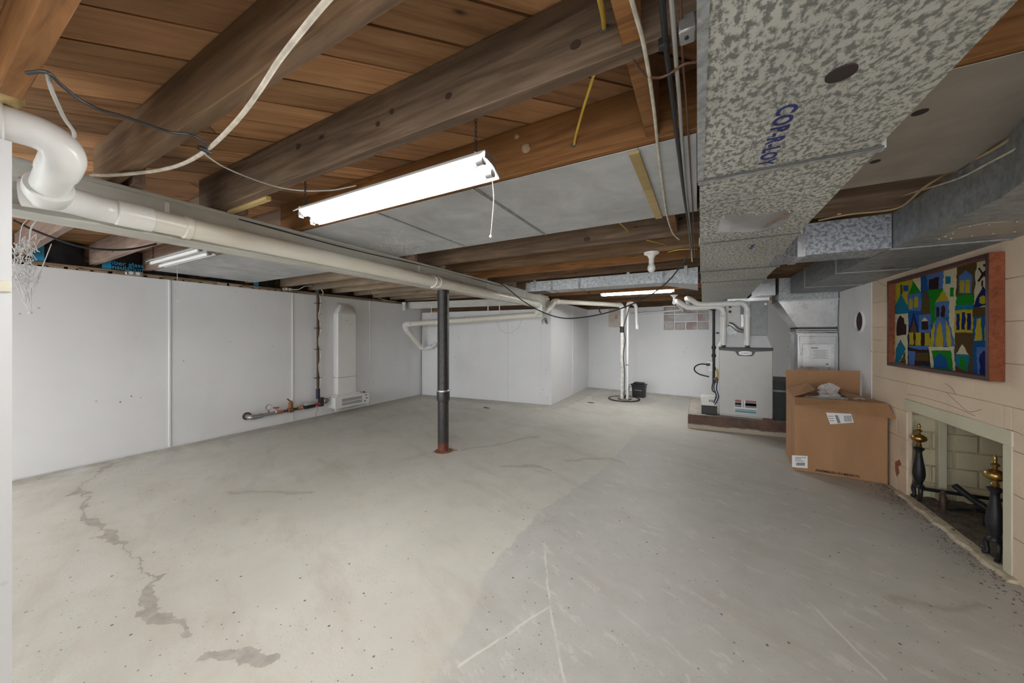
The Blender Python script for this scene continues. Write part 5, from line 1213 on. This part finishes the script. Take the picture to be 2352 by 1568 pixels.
gr = thing('fire_grate', 'black iron fire grate lying in the fireplace', 'grate', (1.6, 3.1, .02))
for i in range(5): MB().cyl((1.5 + i * .08, 2.76, .11), (1.5 + i * .08, 3.2, .115), .011, 8).build('bar', 'iron', gr)
MB().cyl((1.46, 2.82, .095), (1.86, 2.82, .095), .011, 8).build('cross_bar', 'iron', gr); MB().cyl((1.46, 3.13, .1), (1.86, 3.13, .1), .011, 8).build('cross_bar', 'iron', gr)
for x in (1.5, 1.82):
    for y in (2.82, 3.13): MB().cyl((x, y, .02), (x, y, .1), .009, 8).build('foot', 'iron', gr)
MB().tube([(1.42, 3.22, .205), (1.46, 3.15, .16), (1.52, 3.05, .11), (1.56, 2.95, .06)], .018, 8).build('bent_bar', 'iron', gr)
MB().tube([(1.42, 3.28, .035), (1.46, 3.2, .08), (1.52, 3.12, .12)], .016, 8).build('bent_bar', 'iron', gr)
ps = thing('iron_stub', 'short rusty iron stub standing in the fireplace ash', 'stub', (1.42, 3.29, .015))
MB().lathe((1.40, 3.29, .015), [(.016, 0), (.018, .02), (.016, .09), (.011, .10), (.015, .112), (.008, .125)], 12).build('stub', 'rustpipe', ps)

# ------------------------------------------------------------------ lampholders with bulbs
def lamp(x, y, zc, label):
    t = thing('lampholder', label, 'light bulb', (x, y, zc))
    MB().lathe((x, y, zc - .045), [(.02, 0), (.024, .006), (.03, .02), (.055, .034), (.057, .045)], 24).build('base', 'porcelain', t)
    MB().cyl((x, y, zc - .085), (x, y, zc - .043), .020, 18).build('socket', 'porcelain', t)
    MB().lathe((x, y, zc - .155), [(.001, 0), (.016, .005), (.026, .016), (.03, .032), (.027, .05), (.018, .066), (.014, .08)], 20).build('bulb', plain('frosted_bulb', (.82, .82, .80), .25, 0, .01), t)
    return t
lamp(-.315, 2.83, ZJ, 'white bulb in a porcelain lampholder under the joist near the trunk duct')
lamp(-.33, 5.98 - .0, ZJ, 'white bulb in a lampholder near the glass-block window')

# ------------------------------------------------------------------ cables
def cable(name, label, pts, r, mat, n=8): return tag(MB().tube(pts, r, n).build(name, mat), label, 'cable')
zc = 1.782
def Z(seq, z=zc): return [onZ(u, v, z) for u, v in seq]
o = cable('white_cable', 'thick grubby white cable slung under the wide dark joist', Z([(770, -20), (735, 20), (690, 75), (640, 140), (598, 205), (560, 258), (515, 308), (470, 348), (420, 376), (370, 390), (320, 397), (260, 402), (208, 402)], 1.779), .0062, 'white_wire')
cable('black_cable', 'thin black cable looped from the first joist to the white cable', Z([(62, 168), (108, 166), (140, 195), (185, 230), (230, 252), (285, 268), (335, 285), (390, 303), (440, 310), (468, 328), (474, 345)], 1.776), .0042, 'black_wire')
cable('cable_end', 'short black cable end with bare copper hanging by the first joist', [onZ(108, 166, 1.78), onZ(118, 205, 1.775), onZ(135, 245, 1.765), onZ(150, 275, 1.755), onZ(168, 300, 1.745), onZ(171, 314, 1.74)], .0045, 'grey_wire')
cable('thin_cable', 'thin white and black cable from the white cable towards the lit shop light', Z([(468, 352), (500, 375), (540, 395), (600, 418), (650, 432), (700, 438), (760, 437), (800, 430), (818, 426)], 1.772), .0028, 'grey_wire')
tag(MB().tube(Z([(455, 338), (470, 344), (482, 350)], 1.771), .008, 8).build('cable_tie', 'black'), 'black tie around the thick white cable', 'cable tie')
cable('pale_cable', 'long pale cable swinging free beside the trunk duct', Z([(1445, -20), (1462, 40), (1478, 100), (1492, 180), (1503, 260), (1512, 350), (1522, 430), (1532, 495), (1545, 535), (1560, 550)], 1.776), .0045, 'white_wire')
cable('black_service_cable', 'thick black cable clipped to the joists beside the trunk duct', Z([(1519, -20), (1524, 40), (1530, 110), (1540, 190), (1552, 290), (1563, 380), (1573, 460), (1582, 520), (1587, 570)], 1.780), .0062, 'black_wire')
cable('grey_service_cable', 'grey-white cable stapled along the joists by the trunk duct', Z([(1541, -20), (1547, 60), (1553, 140), (1561, 240), (1568, 350), (1577, 450), (1586, 540), (1590, 600)], 1.781), .005, 'grey_wire')
cable('brown_cable', 'thin brown cable hugging the trunk duct side', Z([(1564, -20), (1565, 80), (1570, 160), (1578, 260), (1585, 380), (1592, 500), (1596, 590)], 1.781), .0025, 'brown_wire')
cable('looped_cable', 'short brown cable drooping in a loop before the junction box', Z([(1454, 136), (1470, 160), (1488, 175), (1515, 178), (1540, 168), (1570, 148), (1600, 142)], 1.775), .003, 'brown_wire')
tag(MB().box(*[c for p in [(onZ(1512, 96, 1.78).x, onZ(1535, 96, 1.78).x)] for c in p], onZ(1522, 92, 1.78).y, onZ(1522, 108, 1.78).y, 1.768, 1.79).build('cable_clip', 'black', None, bev=.003), 'black clip holding the thick cable to a joist', 'clip')
cable('yellow_cable', 'bright yellow cable dropping into a hole in the knotty joist', [onY(1372, -30, .60), onY(1378, 0, .66), onY(1385, 35, .74), onY(1388, 66, .80)], .0055, 'yellow_wire')
cable('yellow_cable', 'yellow cable bridging from the knotty joist to the reddish joist', [onY(1366, 165, .84), onY(1352, 210, .93), onY(1336, 262, 1.05), onY(1323, 310, 1.16), onY(1319, 333, 1.203)], .0042, 'yellow_wire')
cable('yellow_cable', 'short yellow cable emerging at the far edge of the sheet-metal pan', [onY(1420, 509, 2.02), onY(1430, 518, 2.15), onY(1438, 526, 2.3), onY(1444, 532, 2.403)], .0045, 'yellow_wire')
cable('yellow_cable', 'thin yellow cable end by the big-knot joist', [onY(1486, 552, 2.45), onY(1505, 556, 2.55), onY(1522, 560, 2.7), onY(1532, 564, 2.803)], .0035, 'yellow_wire')
cable('yellow_cable', 'pale yellow cable running past the lampholder to the duct', [onZ(1534, 579, 1.785), onZ(1555, 574, 1.785), onZ(1580, 572, 1.785), onZ(1602, 572, 1.785)], .0035, 'yellow_wire')
PA, PB = (-2.10, 3.62), (-.06, 2.84)
cable('sagging_cable', 'black cable sagging from the girder to the joist by the trunk duct', [onP(u, v, PA, PB) for u, v in ((1130, 640), (1160, 658), (1200, 690), (1245, 716), (1290, 730), (1335, 729), (1390, 719), (1440, 703), (1490, 680), (1535, 645), (1565, 608), (1588, 570))], .0058, 'black_wire')
cable('girder_cable', 'thin dark cable running along the top of the girder', [(-2.145, y, 1.765 + .008 * math.sin(y * 3)) for y in [.9 + i * .2 for i in range(15)]], .0035, 'black_wire')
cable('wall_cable', 'black cable with white stretch sagging before the insulation by the partition', [onX(u, v, -3.2) for u, v in ((30, 505), (70, 525), (120, 545), (180, 565), (240, 573), (300, 572), (360, 560))], .006, 'black_wire')
cable('romex_cable', 'pale cable pair crossing over the wall duct', [onZ(1880, 506, 1.785), onZ(1950, 492, 1.785), onZ(2060, 478, 1.785), onP(2120, 432, (.6, 2.3), (1.1, 2.0)), onP(2180, 395, (.6, 2.3), (1.1, 2.0)), onX(2270, 350, .87), onX(2365, 290, .87)], .005, plain('tan_cable', (.45, .33, .18), .5))
cable('thin_white_cable', 'thin white cable running across the face of the wall duct', [onZ(1925, 492, 1.785), onX(2020, 465, .872), onX(2110, 438, .872), onX(2200, 410, .872), onX(2270, 375, .866), onX(2365, 325, .85)], .0035, 'white_wire')
cable('looped_wire', 'loop of thin wire hanging below the drain pipe by the boxed-out corner', [onP(u, v, (-4.5, 4.5), (-2.2, 5.03)) for u, v in ((1140, 735), (1148, 755), (1160, 763), (1173, 765), (1190, 752), (1198, 735))], .002, 'grey_wire')
m = MB(); rnd = random.Random(5); cc0 = Vector((-2.19, 5.17, 1.44))
for i in range(12):
    a = rnd.uniform(-.6, .6); L = rnd.uniform(.06, .14); m.tube([cc0, cc0 + Vector((L * .5 * math.sin(a) + .03 * math.cos(i), -.03, -L * .45)), cc0 + Vector((L * math.sin(a), -.035, -L * .8)), cc0 + Vector((L * .5 * math.sin(a), -.03, -L * .5))], .0025, 5)
tag(m.build('wire_bundle', plain('green_wire', (.05, .07, .03), .5)), 'tangled bundle of dark wire ends at the boxed-out corner', 'wires')
# junction box beside the duct and outlets on the sill
jb = thing('junction_box', 'small grey steel junction box beside the trunk duct', 'junction box', onZ(1585, 78, 1.76))
p = onZ(1585, 78, 1.76); MB().box(p.x - .02, -.004, p.y - .02, p.y + .02, 1.755, 1.79).build('box', 'steel', jb, bev=.003)
MB().cyl((p.x - .006, p.y, 1.753), (p.x - .006, p.y, 1.7555), .004, 10).build('knockout', 'black', jb)
for u, v, l in ((308, 628, 'old outlet box on the sill below the insulation lettering'), (660, 664, 'outlet box on the sill with a white plug and lead')):
    p = onX(u, v, -4.735); t = thing('outlet_box', l, 'outlet', p)
    MB().box(-4.76, -4.715, p.y - .06, p.y + .06, p.z - .022, p.z + .022).build('box', 'steel', t, bev=.006)
    for dy in (-.025, .02): MB().cyl((-4.716, p.y + dy, p.z), (-4.712, p.y + dy, p.z), .015, 14).build('socket', 'white_plastic', t)
    if u > 500:
        MB().tube([(-4.70, p.y + .04, p.z), (-4.69, p.y + .12, p.z + .01), (-4.69, p.y + .2, p.z + .06), (-4.70, p.y + .3, p.z + .08)], .005, 6).build('lead', 'white_plastic', t)
cable('white_lead', 'white lead curling down to the vertical water pipe', [onX(u, v, -4.70) for u, v in ((722, 650), (735, 662), (742, 672), (735, 685), (728, 692))], .006, 'white_plastic')
cable('wall_top_cable', 'thin pale cable lying along the wall top beyond the ventilator', [onX(u, v, -4.72) for u, v in ((850, 672), (870, 684), (890, 690), (910, 692))], .005, 'white_wire')
# foam scrap above the big elbow, small switch on the partition edge
blob((-1.79, .165, 1.858), .042, 3, (1, 1, .85)).build('foam', 'foam')
tag(bpy.data.objects['foam'], 'scrap of yellow insulation foam above the big white elbow', 'foam'); bpy.data.objects['foam'].name = 'insulation_scrap'
sw = MB().box(-1.622, -1.612, .14, .162, 1.265, 1.295).build('wall_switch', plain('cream_switch', (.66, .63, .52), .5), None, bev=.002); tag(sw, 'small cream switch at the edge of the partition', 'switch')
# cobweb in the corner by the partition
m = MB(); rnd = random.Random(11)
k = NT('cobweb_silk'); k.fin((.6, .6, .6), .6); M['silk'] = k.m
def wp(u, v): return onX(u, v, -2.35 + rnd.uniform(-.02, .02))
top = [wp(rnd.uniform(30, 110), rnd.uniform(545, 570)) for i in range(6)]
for a in top: m.tube([a, wp(rnd.uniform(35, 70), rnd.uniform(600, 640)), wp(rnd.uniform(60, 75), 700)], .0011, 4, 3)
for i in range(60):
    u, v = rnd.gauss(52, 16), rnd.uniform(550, 650); a = wp(u, v); m.tube([a, a + Vector((rnd.uniform(-.02, .02), rnd.uniform(-.02, .02), rnd.uniform(-.02, .02))), a + Vector((rnd.uniform(-.03, .03), rnd.uniform(-.03, .03), -.03))], .0014, 4, 2)
for a, b in (((30, 640), (68, 715)), ((95, 620), (72, 680)), ((72, 660), (70, 715)), ((30, 600), (70, 690)), ((118, 560), (75, 660))): m.tube([wp(*a), wp((a[0] + b[0]) / 2, (a[1] + b[1]) / 2 + 4), wp(*b)], .0015, 4, 4)
m.sphere(wp(70, 718), .006, 5)
for a in top[:3]: m.tube([a, Vector((-2.30, a.y, 1.57)), Vector((-2.275, a.y + .01, 1.5985))], .0011, 4, 3)
tag(m.build('cobweb', 'silk'), 'dusty white cobweb hanging between girder and partition', 'cobweb', kind='stuff')
# bits of rust and dirt on the floor
for x, y, s_, l in ((-2.95, 4.55, 1, 'rusty scrap on the floor before the boxed-out corner'), (-1.62, 5.75, 2, 'brown crumbled leaf on the floor before the sump')):
    rnd = random.Random(s_); m = MB()
    for i in range(9): m.box(x + i * .012 - .05, x + i * .012 - .03 + rnd.random() * .02, y + rnd.uniform(-.01, .01), y + .012 + rnd.uniform(0, .012), .0005, .004 + rnd.random() * .008)
    tag(m.build('rust_scrap' if s_ == 1 else 'leaf_crumb', 'rustpipe', None, smooth=False), l, 'debris')
